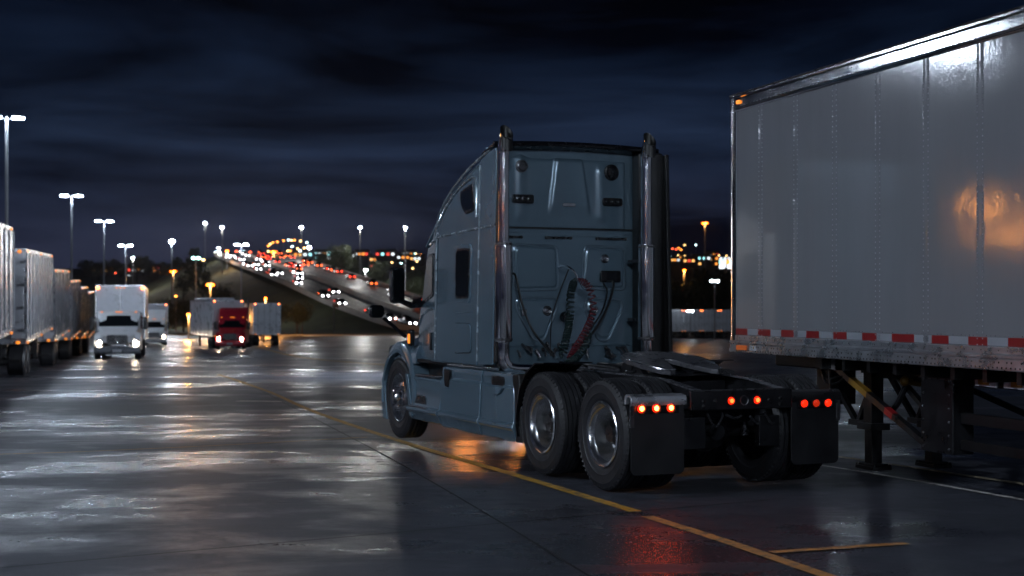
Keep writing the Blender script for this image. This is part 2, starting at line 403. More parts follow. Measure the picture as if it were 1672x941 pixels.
MB().tube(spl([(2.72, .78, 2.0), (2.6, .77, 1.97), (2.56, .72, 1.7), (2.5, .62, 1.4), (2.3, .47, 1.12)], 12), .013, 8).build('power_cable', M['black'], T)
MB().tube(spl([(2.72, -.4, 1.93), (2.58, -.4, 1.9), (2.5, -.3, 1.68), (2.4, -.1, 1.42), (2.3, .15, 1.22), (2.15, .4, 1.06)], 12), .014, 8).build('power_cable', M['black'], T)
MB().tube(spl([(2.74, -.36, 1.9), (2.6, -.33, 1.8), (2.5, -.22, 1.6), (2.4, -.02, 1.38), (2.25, .2, 1.15)], 12), .009, 8).build('power_cable', M['black'], T)
mb = MB(); mb.lathe([(.004, .05), (.05, .05), (.06, .02), (.06, -.02)], (2.72, .12, 1.53), 'x', 20, sgn=-1)
mb.build('gladhand', M['gloss_black'], T)

# exhaust stacks
for sy in (1.005, -.70):
    x0 = 2.38
    st = MB().lathe([(.06, 1.05), (.06, 3.2)], (x0, sy, 0), 'z', 28).build('exhaust_stack', M['stack'], T)
    tip = [(x0, sy, 3.18), (x0, sy, 3.28), (x0-.015, sy, 3.35), (x0-.05, sy, 3.42), (x0-.10, sy, 3.47)]
    P = spl(tip, 5); m = MB(); rings = []
    m.tube(P[:-4], [.062+.004*i/len(P) for i in range(len(P)-4)], 24, caps=False)
    # slash cut mouth
    c = Vector((x0-.045, sy, 3.44)); n = 24; ringA = []; ringB = []
    base = P[-6]
    for k in range(n):
        a = 2*PI*k/n; ringA.append((base[0]+.066*math.cos(a), base[1]+.066*math.sin(a), base[2]-.03-.02*math.cos(a)))
        ringB.append((base[0]-.03+.075*math.cos(a), base[1]+.068*math.sin(a), base[2]+.05+.085*math.cos(a)))
    m.loft([ringA, ringB], caps=False)
    inn = [((p[0]-base[0]+.03)*.94+base[0]-.03, (p[1]-base[1])*.94+base[1], p[2]-.002) for p in ringB]
    dn = [(p[0], p[1], p[2]-.12) for p in inn]
    m.loft([ringB, inn], caps=False)
    m.build('stack_tip', M['stack'], st)
    MB().loft([inn, dn], caps=False).add([tuple(p) for p in dn], [tuple(range(n))]).build('stack_mouth', M['black'], st)
    mb = MB(); mb.lathe([(.06, 1.27), (.088, 1.275), (.09, 1.30), (.09, 2.30), (.088, 2.325), (.06, 2.33)], (x0, sy, 0), 'z', 36)
    # rows of perforation on the shield
    for k in range(14):
        a = 2*PI*k/14+.1
        for j in range(46):
            z = 1.33+j*.021
            c, q = math.cos(a), math.sin(a)
            ux, uy = -q, c
            p = [(x0+.0908*c+ux*i*.005, sy+.0908*q+uy*i*.005, z+jj*.005) for i, jj in ((-1, -1), (1, -1), (1, 1), (-1, 1))]
            mb.add(p, [(0, 1, 2, 3)], 1)
    mb.build('heat_shield', [M['stack'], M['black']], st)
    for z in (1.3, 2.3): MB().lathe([(.091, z-.012), (.096, z-.008), (.096, z+.008), (.091, z+.012)], (x0, sy, 0), 'z', 32).build('stack_clamp', M['steel_edge'], st)
    for z in (1.5, 2.15): MB().obox((x0, sy, z), (2.7, sy*.95, z), .05, .03).build('stack_bracket', M['steel_edge'], st)
    d = -1 if sy > 0 else 1
    MB().tube(spl([(x0, sy, 1.3), (x0, sy, 1.12), (x0-.01, sy+d*.03, 1.03), (x0-.02, sy+d*.11, .99), (x0-.02, sy+d*.3, .98)], 8), .062, 20).build('exhaust_elbow', M['stack'], st)
    MB().tube([(x0+.1, sy, 1.0), (x0+.1, sy, 3.2)], .035, 8).build('stack_mast', M['black'], st)

# hood, fenders, bumper
def hoodring(x):
    t = (x-4.95)/(6.16-4.95); zt = 1.66-.30*t-.12*t**4; w = 1-.10*t; z0 = .95 if x < 6.0 else .8
    e = 1-.75*max(0, (x-6.0)/.16)**2*.35
    zs = z0
    P = [(0, zt+.03), (.42, zt+.01), (.66, zt-.06), (.8, zt-.22), (.9, 1.27-.1*t), (1.0, 1.16-.1*t), (1.045, 1.08-.12*t), (1.05, zs)]
    P = [(x, y*w*e if y < .95 else y-(.06*t*t), max(zs, z)) for y, z in P]
    return P + [(p[0], -p[1], p[2]) for p in P[:0:-1]]
mb = MB(); mb.loft([hoodring(x) for x in np.linspace(4.97, 6.16, 12)])
mb.build('hood', M['paint'], T, smooth=50)
mb = MB()
mb.box(6.12, 6.2, -.42, .42, .62, 1.2)
mb.build('grille', M['chrome'], T, bevel=.03)
for s in (1, -1):
    m = MB(); rings = []
    for k in range(0, 25):
        a = R(188-k*(188+6)/24); c, q = math.cos(a), math.sin(a); c = -c
        # arch runs from behind the wheel, over, to the front
        inn = (5.6-.565*c if 0 else 5.6+c*.555, .50+q*.565)
        out = (5.6+c*.63-.03, .50+q*.70)
        rings.append([(inn[0], s*.70, inn[1]), (inn[0], s*1.07, inn[1]), (inn[0]*.6+out[0]*.4, s*1.085, inn[1]*.6+out[1]*.4), (out[0], s*1.05, out[1]), (out[0]*.98+5.6*.02, s*.95, out[1]+.02), (out[0], s*.7, out[1]+.03)])
    m.loft(rings)
    m.build('fender', M['paint'], T, smooth=50)
    MB().prism(rrect(5.06, 5.18, 1.16, 1.36, .03), XZ(1.03, s), 0, .055).build('fender_vent', M['black'], T, bevel=.01)
    MB().prism(rrect(5.085, 5.135, 1.19, 1.31, .02), XZ(1.08, s), 0, .02).build('turn_signal', M['amber'], T, bevel=.006)
    MB().prism(rpoly([(5.9, .98), (6.16, .78), (6.13, 1.12), (5.98, 1.16)], .04), XZ(.9, s), -.1, .1).build('headlight', M['glass'], T, bevel=.02)
    MB().prism(rpoly([(5.18, .82), (5.28, .82), (5.12, .3), (5.02, .3)], .02), XZ(1.03, s), 0, .05).build('fender_flap', M['paint'], T, bevel=.01)
mb = MB()
mb.prism(rpoly([(6.05, .24), (6.2, .27), (6.27, .4), (6.25, .68), (6.12, .74), (6.0, .7)], .03), XZ(0), -1.03, 1.03)
mb.build('bumper', M['paint'], T, bevel=.03)
for s in (1, -1):
    MB().prism(rpoly([(6.02, .2), (6.2, .2), (6.23, .72), (6.13, .74)], .02), XZ(1.035, s), 0, .03).build('bumper_end', M['paint'], T, bevel=.01)

# lower side fairings
SEC = [(.80, .965), (1.0, .962), (1.035, .945), (1.045, .90), (1.04, .83), (1.062, .80), (1.068, .55), (1.076, .45), (1.10, .425), (1.105, .395), (1.075, .36), (1.055, .27), (1.03, .25), (.80, .25)]
for s in (1, -1):
    for i, (x0, x1) in enumerate(((1.98, 2.865), (2.89, 4.085), (4.11, 5.13))):
        rings = []
        for x in np.linspace(x0, x1, 10):
            sec = SEC
            if i == 2: # cab entry: upper step recess
                sec = [(.80, .80), (.95, .80), (1.05, .795), (1.06, .77), (1.045, .72), (1.05, .66), (1.055, .55), (1.076, .45), (1.115, .425), (1.12, .395), (1.08, .36), (1.055, .29), (1.03, .265), (.80, .265)]
            k = .0
            if i == 0: k = .02*((x-x0)/(x1-x0)-.5)**2
            rings.append([(x+(.0 if i else (z-.6)*.10*(x1-x)/(x1-x0)), s*(y-k), z) for y, z in sec])
        o = MB().loft(rings).build('side_fairing', M['paint'], T, bevel=.008, smooth=30)
        if i == 1:
            MB().prism(rpoly([(3.78, .92), (3.98, .93), (3.96, .73), (3.83, .72)], .03), XZ(1.04, s), -.05, .03).build('grab_recess', M['black'], o, bevel=.01)
        if i == 0:
            MB().prism(rpoly([(2.25, .91), (2.62, .92), (2.60, .78), (2.28, .77)], .04), XZ(1.03, s), -.04, .022).build('filler_recess', M['gloss_black'], o, bevel=.01)
            MB().prism(rpoly([(2.22, .80), (2.68, .80), (2.55, .72), (2.35, .72)], .03), XZ(1.04, s), -.03, .05).build('filler_lip', M['paint'], o, bevel=.012)
        if i == 2:
            for z, w, xa, xb in ((.805, 1.055, 4.3, 5.0), (.432, 1.112, 4.45, 5.1)):
                m = MB().box(xa, xb, s*.86 if s > 0 else -w, w if s > 0 else -.86, z-.004, z+.012)
                for k in range(26):
                    for j in range(3): m.ball((xa+.02+k*(xb-xa-.04)/25, s*(w-.02-j*.035), z+.014), .009, n=6, k=3)
                m.build('step_plate', M['alu'], o)
            MB().prism(rpoly([(4.5, .44), (5.0, .44), (4.9, .58), (4.62, .58)], .05), XZ(1.05, s), -.02, .02).build('step_guard', M['steel_edge'], o, bevel=.008)
    MB().box(2.35, 5.1, s*.62 if s > 0 else -.86, .86 if s > 0 else -.62, .3, 1.02).build('fuel_tank', M['black'], T)
    MB().tube([(2.5, s*1.02, .985), (3.95, s*1.02, .975)], .022, 8).build('chrome_strip', M['alu'], T)
    MB().prism([(1.80, .26), (1.98, .25), (2.06, .95), (1.9, .96)], XZ(.55, s), 0, .5).build('fairing_end', M['black'], T, bevel=.02)
    MB().box(2.6, 5.0, s*.55 if s > 0 else -1.03, 1.03 if s > 0 else -.55, .97, 1.01).build('cab_floor', M['black'], T)

# chassis
for s in (1, -1):
    rl = MB().prism([(-.61, .74), (5.9, .74), (5.9, .985), (.42, .985), (-.1, .965), (-.61, .90)], XZ(.44, s), 0, .03).build('chassis_rail', M['steel'], T, bevel=.004)
    MB().prism([(-.61, .902), (-.1, .967), (.42, .987), (5.9, .987), (5.9, 1.001), (.42, 1.001), (-.1, .981), (-.61, .916)], XZ(.39, s), 0, .085).build('rail_flange', M['flange_highlight'], rl, bevel=.004)
for x in (.35, .95, 1.7, 2.2, 3.0, 4.2): MB().box(x-.05, x+.05, -.42, .42, .78, .94).build('crossmember', M['steel'], T, bevel=.006)
rc = MB().box(-.66, -.60, -.53, .53, .735, .912).build('rear_crossmember', M['steel'], T, bevel=.012)
MB().box(-.667, -.655, -.50, .50, .905, .918).build('top_edge', M['steel_edge'], rc)
def lamp(y, z, parent, x=-.66, r=.04, bright=True, dim=False):
    o = MB().lathe([(.003, .022), (r*.5, .020), (r*.9, .012), (r, -.002)], (x, y, z), 'x', 24, sgn=-1).build('tail_light', M['taildim'] if dim else M['tail'], parent)
    MB().lathe([(r*1.0, .004), (r*1.25, .012), (r*1.3, -.005)], (x, y, z), 'x', 24, sgn=-1).build('lamp_ring', M['black'], parent)
    if not dim and bright:
        MB().ball((x-.02, y, z), .006, r*.62, r*.62).build('bulb', M['tailcore'] if x > -.65 else M['tailcore2'], o)
    return o
lamp(.12, .815, rc, -.662, .033, True); lamp(-.15, .815, rc, -.662, .033, True)
MB().lathe([(.034, .004), (.044, .008), (.046, -.004)], (-.662, -.015, .815), 'x', 24, sgn=-1).build('blank_grommet', M['steel_edge'], rc)
mb = MB()
for y, z in ((.40, .82), (.40, .77), (-.40, .82), (-.4, .77), (.28, .815), (-.28, .815)): mb.ball((-.662, y, z), .008, .02, .02)
mb.build('bolt_heads', M['black'], rc)
for s, y0, y1, ls in ((1, .565, 1.095, (1.005, .86, .715)), (-1, -1.07, -.55, (-.68, -.81, -.94))):
    x = -.60
    P = rrect(y0, y1, .185 if s > 0 else .21, .86, .05)
    f = MB().prism(P, lambda a, b, t: (x-t, a, b), 0, .012).build('mud_flap', M['flap'], T, bevel=.004)
    prof_ = [(-.035, .79), (-.04, .84), (-.025, .872), (.01, .888), (.06, .888), (.085, .87), (.09, .80), (.06, .80), (.05, .86), (.0, .862), (-.02, .84), (-.022, .79)]
    MB().loft([[(x+a_, y, z) for a_, z in prof_] for y in (y0-.012, y1+.012)]).build('flap_bracket', M['grime'] if s > 0 else M['steel'], f, bevel=.004, smooth=40)
    MB().box(x-.02, x+.005, y1-.03 if s > 0 else y0-.012, y1+.012 if s > 0 else y0+.03, .60, .82).build('flap_edge_strip', M['steel_edge'], f, bevel=.006)
    MB().box(x-.024, x-.008, y0+.06, y1-.06, .72, .815).build('light_bar', M['gloss_black'], f, bevel=.006)
    for k, y in enumerate(ls): lamp(y, .768, f, x-.026, .036, s > 0, dim=(s < 0 and k == 1))
    MB().obox((x+.06, y0+.05 if s > 0 else y1-.05, .83), (x+.06, s*.4, .85), .05, .05).build('flap_arm', M['steel'], f)
# quarter fenders and deck plate
for s in (1, -1):
    m = MB(); rings = []
    pts = [(1.3+.57*math.cos(R(a)), .5+.57*math.sin(R(a))) for a in range(-18, 73, 8)]+[(1.40, 1.075), (1.2, 1.085)]
    for x, z in pts: rings.append([(x, s*.55, z), (x, s*1.085, z), (x+.014, s*1.085, z+.014), (x+.014, s*.55, z+.014)])
    m.loft(rings); m.build('quarter_fender', M['gloss_black'], T, smooth=30)
m = MB(); m.box(.95, 2.5, -.36, .36, .995, 1.01)
for i in range(60):
    for j in range(22):
        a = 1 if (i+j) % 2 else -1
        x, y = .98+i*.025, -.34+j*.032
        m.obox((x-.007, y-.007*a, 1.011), (x+.007, y+.007*a, 1.011), .005, .006)
m.build('deck_plate', M['steel_edge'], T)
# fifth wheel
def fz(x): return 1.06+(x-.2)*.15
P = [(1.12, .12), (1.08, .25), (.95, .37), (.75, .42), (.5, .41), (.22, .33), (.16, .26), (.20, .19), (.50, .085), (.66, .06), (.74, 0)]
P = P + [(x, -y) for x, y in P[-2::-1]]
m = MB(); n = len(P)
m.add([(x, y, fz(x)) for x, y in P]+[(x, y, fz(x)-.05) for x, y in P], [tuple(range(n)), tuple(range(n, 2*n))[::-1]]+[(i, (i+1) % n, n+(i+1) % n, n+i) for i in range(n)])
M['plate'] = mat('greasy_plate', (.085, .085, .095), .3, .25, 0, .3, 5, .1, .08, 20)
fwh = m.build('fifth_wheel', M['plate'], T, bevel=.009)
MB().tube([(x, y, fz(x)+.001) for x, y in P[2:8]], .006, 6).build('plate_lip', M['alu'], fwh)
MB().tube([(x, y, fz(x)+.001) for x, y in P[-7:-1]], .006, 6).build('plate_lip', M['alu'], fwh)
m = MB()
for s in (1, -1):
    m.prism([(.45, 1.0), (.95, 1.0), (.85, 1.11), (.72, 1.13), (.58, 1.1)], XZ(.33, s), 0, .06)
    m.prism([(.3, 1.04), (.9, 1.14), (.9, 1.08), (.5, 1.0)], XZ(.15, s), 0, .03)
m.tube([(.7, -.4, 1.06), (.7, .4, 1.06)], .035, 12)
m.build('mount_bracket', M['steel'], fwh)
MB().box(.3, 1.15, -.44, .44, .99, 1.005).build('mount_plate', M['steel'], fwh)
MB().tube([(.6, .1, 1.05), (.6, .46, 1.02), (.6, .5, 1.03)], .012, 6).build('release_handle', M['steel_edge'], fwh)
for i in range(14):
    x = random.uniform(1.1, 2.6); y = random.uniform(-.4, .5)
    MB().tube(spl([(x, y, 1.03), (x-.15, y+random.uniform(-.1, .1), 1.06), (x-.35, y+random.uniform(-.2, .2), 1.03)], 6), .012, 6).build('chassis_hose', M['black'], T)
# axles, differentials, airbags, tanks
for x in (0, 1.3):
    m = MB(); m.tube([(x, -.95, .5), (x, .95, .5)], .065, 12); m.ball((x, 0, .5), .2, .17, .2, 16, 10)
    m.lathe([(.004, .24), (.08, .24), (.1, .2), (.16, .15), (.17, 0)], (x, 0, .5), 'x', 20, sgn=-1)
    m.build('drive_axle', M['steel'], T)
    for s in (1, -1):
        MB().lathe([(.11, 0), (.125, .04), (.11, .08), (.125, .12), (.11, .16)], (x-.28, s*.43, .55), 'z', 20, caps=True).build('air_bag', M['rubber'], T)
        MB().obox((x-.32, s*.43, .5), (x+.25, s*.43, .53), .08, .06).build('suspension_arm', M['steel'], T)
        MB().tube([(x-.14, s*.36, .45), (x-.12, s*.38, .85)], .035, 10).build('shock_absorber', M['steel_edge'], T)
for (y, z) in ((.3, .7), (.1, .68), (-.15, .66), (-.3, .7)):
    MB().tube(spl([(-.55, y, z), (-.5, y-.12, z-.08+random.uniform(-.05, .05)), (-.4, y-.25, z-.02), (-.2, y-.2, z)], 8), .012, 6).build('brake_line', M['steel_edge'], T)
for y in (.28, -.5): MB().box(-.5, -.42, y, y+.22, .38, .66).build('brake_chamber_guard', M['steel'], T, bevel=.01)
MB().tube([(.1, 0, .52), (3.8, 0, .62)], .06, 12).build('drive_shaft', M['steel'], T)
MB().lathe([(.01, -.36), (.1, -.36), (.13, -.3), (.13, .3), (.1, .36), (.01, .36)], (-.25, 0, .72), 'y', 20).build('air_tank', M['steel'], T)
m = MB(); m.box(3.2, 5.7, -.4, .4, .45, .95); m.build('engine_block', M['black'], T, bevel=.05)
MB().tube([(5.6, -.9, .48), (5.6, .9, .48)], .06, 10).build('steer_axle', M['steel'], T)

# wheels
def tyre_mesh(w, r=.505, rim=.292):
    h = w/2
    P = [(rim, -h*.72), (rim+.02, -h*.86), (rim+.035, -h*.90), (rim+.05, -h*.93), (rim+.07, -h*.945), (rim+.078, -h*1.0), (rim+.09, -h*.985), (rim+.15, -h*1.0), (rim+.152, -h*1.015), (rim+.157, -h*1.0), (r-.04, -h*.93), (r-.015, -h*.87), (r-.004, -h*.8)]
    for k in (-.55, -.2, .2, .55):
        P += [(r, h*(k-.05)), (r-.016, h*(k-.035)), (r-.016, h*(k+.035)), (r, h*(k+.05))]
    P += [(r-.004, h*.8)]+[(a, -b) for a, b in P[11::-1]]
    m = MB(); m.lathe(P, (0, 0, 0), 'y', 72)
    # shoulder lugs
    for s in (-1, 1):
        for k in range(60):
            a = 2*PI*k/60; c, q = math.cos(a), math.sin(a)
            m.obox((c*(r-.022), s*h*.93, q*(r-.022)), (c*(r-.006), s*h*.80, q*(r-.006)), .02, .012, up=(c, 0, q))
    return m
def rim_drive(rim=.292):
    # deep dish outer dual: h measured from wheel centre towards outside (+)
    m = MB()
    m.lathe([(rim+.004, .105), (rim+.012, .122), (rim+.002, .13), (rim-.016, .125), (rim-.022, .10), (rim-.05, .075), (rim-.055, .02), (rim-.062, -.01), (rim-.07, -.06), (rim-.075, -.075), (.20, -.082), (.12, -.08)], (0, 0, 0), 'y', 56)
    return m
def hub_drive():
    m = MB(); m.lathe([(.12, -.08), (.12, -.03), (.10, -.01), (.095, .03), (.075, .05), (.01, .052)], (0, 0, 0), 'y', 28)
    for k in range(10):
        a = 2*PI*k/10
        m.lathe([(.001, -.02), (.014, -.022), (.017, -.04), (.017, -.085)], (.155*math.cos(a), 0, .155*math.sin(a)), 'y', 8)
    return m
def rim_steer(rim=.292):
    m = MB()
    n = 60
    prof = [(rim+.004, .105), (rim+.014, .122), (rim, .13), (rim-.018, .12), (rim-.03, .085), (rim-.04, .07)]
    m.lathe(prof, (0, 0, 0), 'y', n)
    # disc with ten hand holes
    r0, r1, ra, rb = .115, rim-.04, .188, .235
    K = 10
    for k in range(K):
        a0 = 2*PI*k/K; da = 2*PI/K
        def p(r, t): return (r*math.cos(a0+t*da), .07+.03*(r1-r)/(r1-r0), r*math.sin(a0+t*da))
        S = 8; hole = []
        outer = []
        for t in np.linspace(0, 1, S+1): outer.append(p(r1, t))
        for t in (1,): outer += [p((r1+r0)/2, 1)]
        for t in np.linspace(1, 0, S+1): outer.append(p(r0, t))
        outer.append(p((r1+r0)/2, 0))
        N2 = len(outer)
        cx = (ra+rb)/2
        for q in range(N2):
            v = outer[q]; ang = math.atan2(v[2], v[0])-a0; 
            if ang < -.3: ang += 2*PI
            rr = math.hypot(v[0], v[2])
            dx = (rr-cx)/((r1-r0)/2); dt = (ang/da-.5)/.5
            L = max(abs(dx), abs(dt)); dx /= L; dt /= L
            ll = math.hypot(dx, dt)
            hole.append(p(cx+.024*dx/ll, .5+.31*dt/ll))
        m.add(outer+hole, [(i, (i+1) % N2, N2+(i+1) % N2, N2+i) for i in range(N2)])
        back = [(x*1.0, y-.03, z) for x, y, z in hole]
        m.add(hole+back, [(i, (i+1) % N2, N2+(i+1) % N2, N2+i) for i in range(N2)])
    m.lathe([(rim-.02, .0), (.1, .0)], (0, 0, 0), 'y', 40)
    return m
def hub_steer():
    m = MB(); m.lathe([(.125, .095), (.12, .12), (.085, .14), (.08, .175), (.06, .19), (.055, .205), (.01, .21)], (0, 0, 0), 'y', 28)
    for k in range(10):
        a = 2*PI*k/10
        m.lathe([(.001, .165), (.012, .162), (.018, .15), (.019, .1)], (.145*math.cos(a), 0, .145*math.sin(a)), 'y', 10)
    return m
def mk_wheel(kind, parent, loc, flip, width=.27):
    w = empty('wheel', loc, 0, parent)
    tyre_mesh(width).build('tyre', M['rubber'], w, smooth=40)
    if kind == 'drive':
        rim_drive().build('rim', M['wheelchrome'], w, smooth=40); hub_drive().build('hub', M['gloss_black'], w)
    elif kind == 'steer':
        rim_steer().build('rim', M['wheelchrome'], w, smooth=40); hub_steer().build('hub', M['chrome'], w)
    else:
        MB().lathe([(.29, .11), (.24, .09), (.22, 0), (.05, -.02)], (0, 0, 0), 'y', 30).build('rim', M['steel'], w)
    if flip: w.rotation_euler = (0, 0, PI)
    return w
wo = mk_wheel('drive', T, (0, .94, .5), False)
wi = mk_wheel('inner', T, (0, .63, .5), False)
for x in (0, 1.3):
    for s in (1, -1):
        for src, y in ((wo, .94), (wi, .63)):
            if x == 0 and s == 1: continue
            c = copy_tree(src, T); c.location = (x, s*y, .5); c.rotation_euler = (0, .37*x+.2*s, 0 if s > 0 else PI)
ws = mk_wheel('steer', T, (5.6, .925, .5), False)
c = copy_tree(ws, T); c.location = (5.6, -.925, .5); c.rotation_euler = (0, 0, PI)

exec_setting = True

# ------------------------------------------------------------------ the parked box trailer beside the truck
# local: x forward (same way as the truck), y left; the left side sheet lies in y=0, the front face at x=0
TF = Vector((-.2975, .9547)).normalized()
trailer = empty('box_trailer', (2.45, 16.4, 0), rot_of(TF))
tag(trailer, 'huge grey riveted box trailer standing on its landing legs beside the truck', 'trailer')
LN, WT = 14.2, 2.3
mb = MB()
mb.box(-LN, -.02, -WT+.0, -.0, 1.16, 3.965)
mb.build('box_shell', M['whitebox'], trailer)
def side_mat():
    m, N, L, P = nt('trailer_side_sheet')
    P.inputs['Base Color'].default_value = (.27, .275, .30, 1); P.inputs['Metallic'].default_value = .25; P.inputs['Roughness'].default_value = .27
    P.inputs['Coat Weight'].default_value = .2; P.inputs['Coat Roughness'].default_value = .08
    tc = N.new('ShaderNodeTexCoord')
    P.inputs['Anisotropic'].default_value = .2; tg = N.new('ShaderNodeTangent'); tg.direction_type = 'RADIAL'; tg.axis = 'Z'; L.new(tg.outputs[0], P.inputs['Tangent']); P.inputs['Anisotropic Rotation'].default_value = .25
    n1 = N.new('ShaderNodeTexNoise'); n1.inputs['Scale'].default_value = 26; n1.inputs['Detail'].default_value = 2
    n2 = N.new('ShaderNodeTexNoise'); n2.inputs['Scale'].default_value = 2.2; n2.inputs['Detail'].default_value = 3
    L.new(tc.outputs['Object'], n1.inputs['Vector']); L.new(tc.outputs['Object'], n2.inputs['Vector'])
    b1 = N.new('ShaderNodeBump'); b1.inputs['Strength'].default_value = .10; b1.inputs['Distance'].default_value = .004
    b2 = N.new('ShaderNodeBump'); b2.inputs['Strength'].default_value = .05; b2.inputs['Distance'].default_value = .03
    L.new(n1.outputs['Fac'], b1.inputs['Height']); L.new(n2.outputs['Fac'], b2.inputs['Height']); L.new(b1.outputs[0], b2.inputs['Normal'])
    L.new(b2.outputs[0], P.inputs['Normal']); L.new(b2.outputs[0], P.inputs['Coat Normal'])
    mp = N.new('ShaderNodeMapping'); mp.inputs['Scale'].default_value = (1.2, 1.2, .25); L.new(tc.outputs['Object'], mp.inputs['Vector'])
    n3 = N.new('ShaderNodeTexNoise'); n3.inputs['Scale'].default_value = 1.6; n3.inputs['Detail'].default_value = 7; n3.inputs['Roughness'].default_value = .7
    L.new(mp.outputs[0], n3.inputs['Vector'])
    cr = N.new('ShaderNodeMapRange'); cr.inputs['From Min'].default_value = .3; cr.inputs['From Max'].default_value = .75; cr.inputs['To Min'].default_value = .93; cr.inputs['To Max'].default_value = 1.05
    L.new(n3.outputs['Fac'], cr.inputs['Value'])
    mx = N.new('ShaderNodeMix'); mx.data_type = 'RGBA'; mx.blend_type = 'MULTIPLY'; mx.inputs[0].default_value = 1; mx.inputs[6].default_value = (.27, .275, .30, 1)
    L.new(cr.outputs[0], mx.inputs[7]); L.new(mx.outputs[2], P.inputs['Base Color'])
    r = N.new('ShaderNodeMapRange'); r.inputs['From Min'].default_value = .3; r.inputs['From Max'].default_value = .75; r.inputs['To Min'].default_value = .075; r.inputs['To Max'].default_value = .11
    L.new(n3.outputs['Fac'], r.inputs['Value']); L.new(r.outputs[0], P.inputs['Roughness'])
    return m
M['sidesheet'] = side_mat()
M['rivet'] = mat('rivet_steel', (.3, .3, .33), .4, .5)
RX = [.72, 1.5, 2.28, 3.06, 3.84, 4.62, 5.4, 6.18, 6.96, 7.74, 8.52, 9.3, 10.08, 10.86, 11.64, 12.42, 13.2]
mb = MB(); prev = .14
for x in RX+[LN]:
    x2 = min(x, LN-.02)
    mb.box(-x2+.002, -prev-.002, .0, .006, 1.31, 3.82)
    prev = x2
for x in RX: # logistic post beads under the rivet columns
    mb.prism([(-x-.055, .004), (-x-.04, .0085), (-x+.04, .0085), (-x+.055, .004)], lambda a, b, t: (a, b, t), 1.31, 3.82)
def dome(m, x, y, z, r=.0085, mi=1):
    m.add([(x-r, y, z-r), (x+r, y, z-r), (x+r, y, z+r), (x-r, y, z+r), (x-r*.5, y+r*.7, z-r*.5), (x+r*.5, y+r*.7, z-r*.5), (x+r*.5, y+r*.7, z+r*.5), (x-r*.5, y+r*.7, z+r*.5)],
          [(0, 1, 5, 4), (1, 2, 6, 5), (2, 3, 7, 6), (3, 0, 4, 7), (4, 5, 6, 7)], mi)
for x in RX[:9]:
    for dx in (-.036, .036):
        z = 1.34
        while z < 3.82: dome(mb, -x+dx, .008, z, .007); z += .05
mb.build('side_sheet', [M['sidesheet'], M['rivet']], trailer, smooth=40)
# rails
def rail(name, prof, m, x0=-LN, x1=-.0, mb=None):
    return (mb or MB()).loft([[(x, y, z) for y, z in prof] for x in (x0, x1)]).build(name, [m, M['steel_edge']], trailer, smooth=0)
mtop = MB(); mbot = MB()
for i in range(150):
    x = .18+i*.058
    dome(mbot, -x, .0275, 1.163, .0085)
    if i % 3 != 1: dome(mbot, -x-random.uniform(0, .02), .0275, 1.205, .0085)
    if i % 2: dome(mbot, -x, .016, 1.30, .006)
    dome(mbot, -x, .006, 1.415, .0045)
for i in range(110):
    x = .2+i*.078
    dome(mtop, -x, .020, 3.852, .008)
    if i % 10 in (0, 1): dome(mtop, -x, .021, 3.91, .008)
rail('top_rail', [(-.02, 3.80), (.016, 3.80), (.02, 3.815), (.012, 3.825), (.021, 3.845), (.021, 3.93), (.014, 3.945), (.024, 3.955), (.024, 3.975), (-.02, 3.985)], M['railalu'], mb=mtop)
rail('roof_edge', [(-.02, 3.985), (.03, 3.977), (.034, 3.992), (-.02, 4.0)], M['steel_edge'])
rail('bottom_rail', [(-.02, 1.14), (.02, 1.14), (.028, 1.15), (.028, 1.225), (.02, 1.238), (.036, 1.243), (.036, 1.262), (.016, 1.275), (.016, 1.325), (-.02, 1.33)], M['grime'], mb=mbot)
ed = [(.13, .41), (.66, .95), (1.19, 1.46), (1.72, 1.98), (2.26, 2.51), (2.79, 3.04), (3.3, 3.66), (3.93, 4.18), (4.46, 4.72), (4.99, 5.25), (5.5, 5.8), (6.1, 6.4)]
mb = MB(); pe = .13
for a, b in ed:
    if a-pe > .01: mb.box(-a, -pe, .006, .0085, 1.338, 1.402, 1)
    mb.box(-b, -a, .006, .0095, 1.334, 1.404, 0); pe = b
mb.build('reflective_tape', [mat('tape_red', (.24, .014, .016), .4), mat('tape_white', (.27, .29, .33), .4)], trailer, smooth=0)
mb = MB().loft([[(-.13, .012, z), (-.10, .026, z), (-.03, .020, z), (.005, -.01, z), (.015, -.06, z), (.0, -.14, z), (-.13, -.14, z)] for z in (1.14, 3.985)])
for k in range(66): dome(mb, -.113, .021, 1.18+k*.042, .006)
mb.build('corner_post', [M['alu'], M['steel_edge']], trailer, smooth=50)
MB().loft([[(-.13, -WT-.012, z), (-.03, -WT-.02, z), (.015, -WT+.06, z), (.0, -WT+.14, z), (-.13, -WT+.14, z)] for z in (1.14, 3.985)]).build('corner_post', M['alu'], trailer, bevel=.004)
MB().box(-.02, .008, -WT+.14, -.14, 1.16, 3.95).build('front_wall', M['whitebox'], trailer)
MB().prism(rrect(-.27, -.19, 3.875, 3.915, .01), XZ(.02), 0, .022).build('marker_light', M['amber'], trailer, bevel=.006)
MB().prism(rrect(-.44, -.20, 1.168, 1.222, .008), XZ(.028), 0, .016).build('side_reflector', M['amber_dim'], trailer, bevel=.004)
mb = MB(); mb.box(-.66, -.50, .028, .0295, 1.165, 1.22); mb.build('id_sticker', M['whitedecal'], trailer, smooth=0)
mb = MB(); mb.lathe([(.001, .004), (.011, .002), (.012, 0)], (-.6, .0295, 1.2), 'y', 12); mb.build('sticker_dot', M['yellowdecal'], trailer)
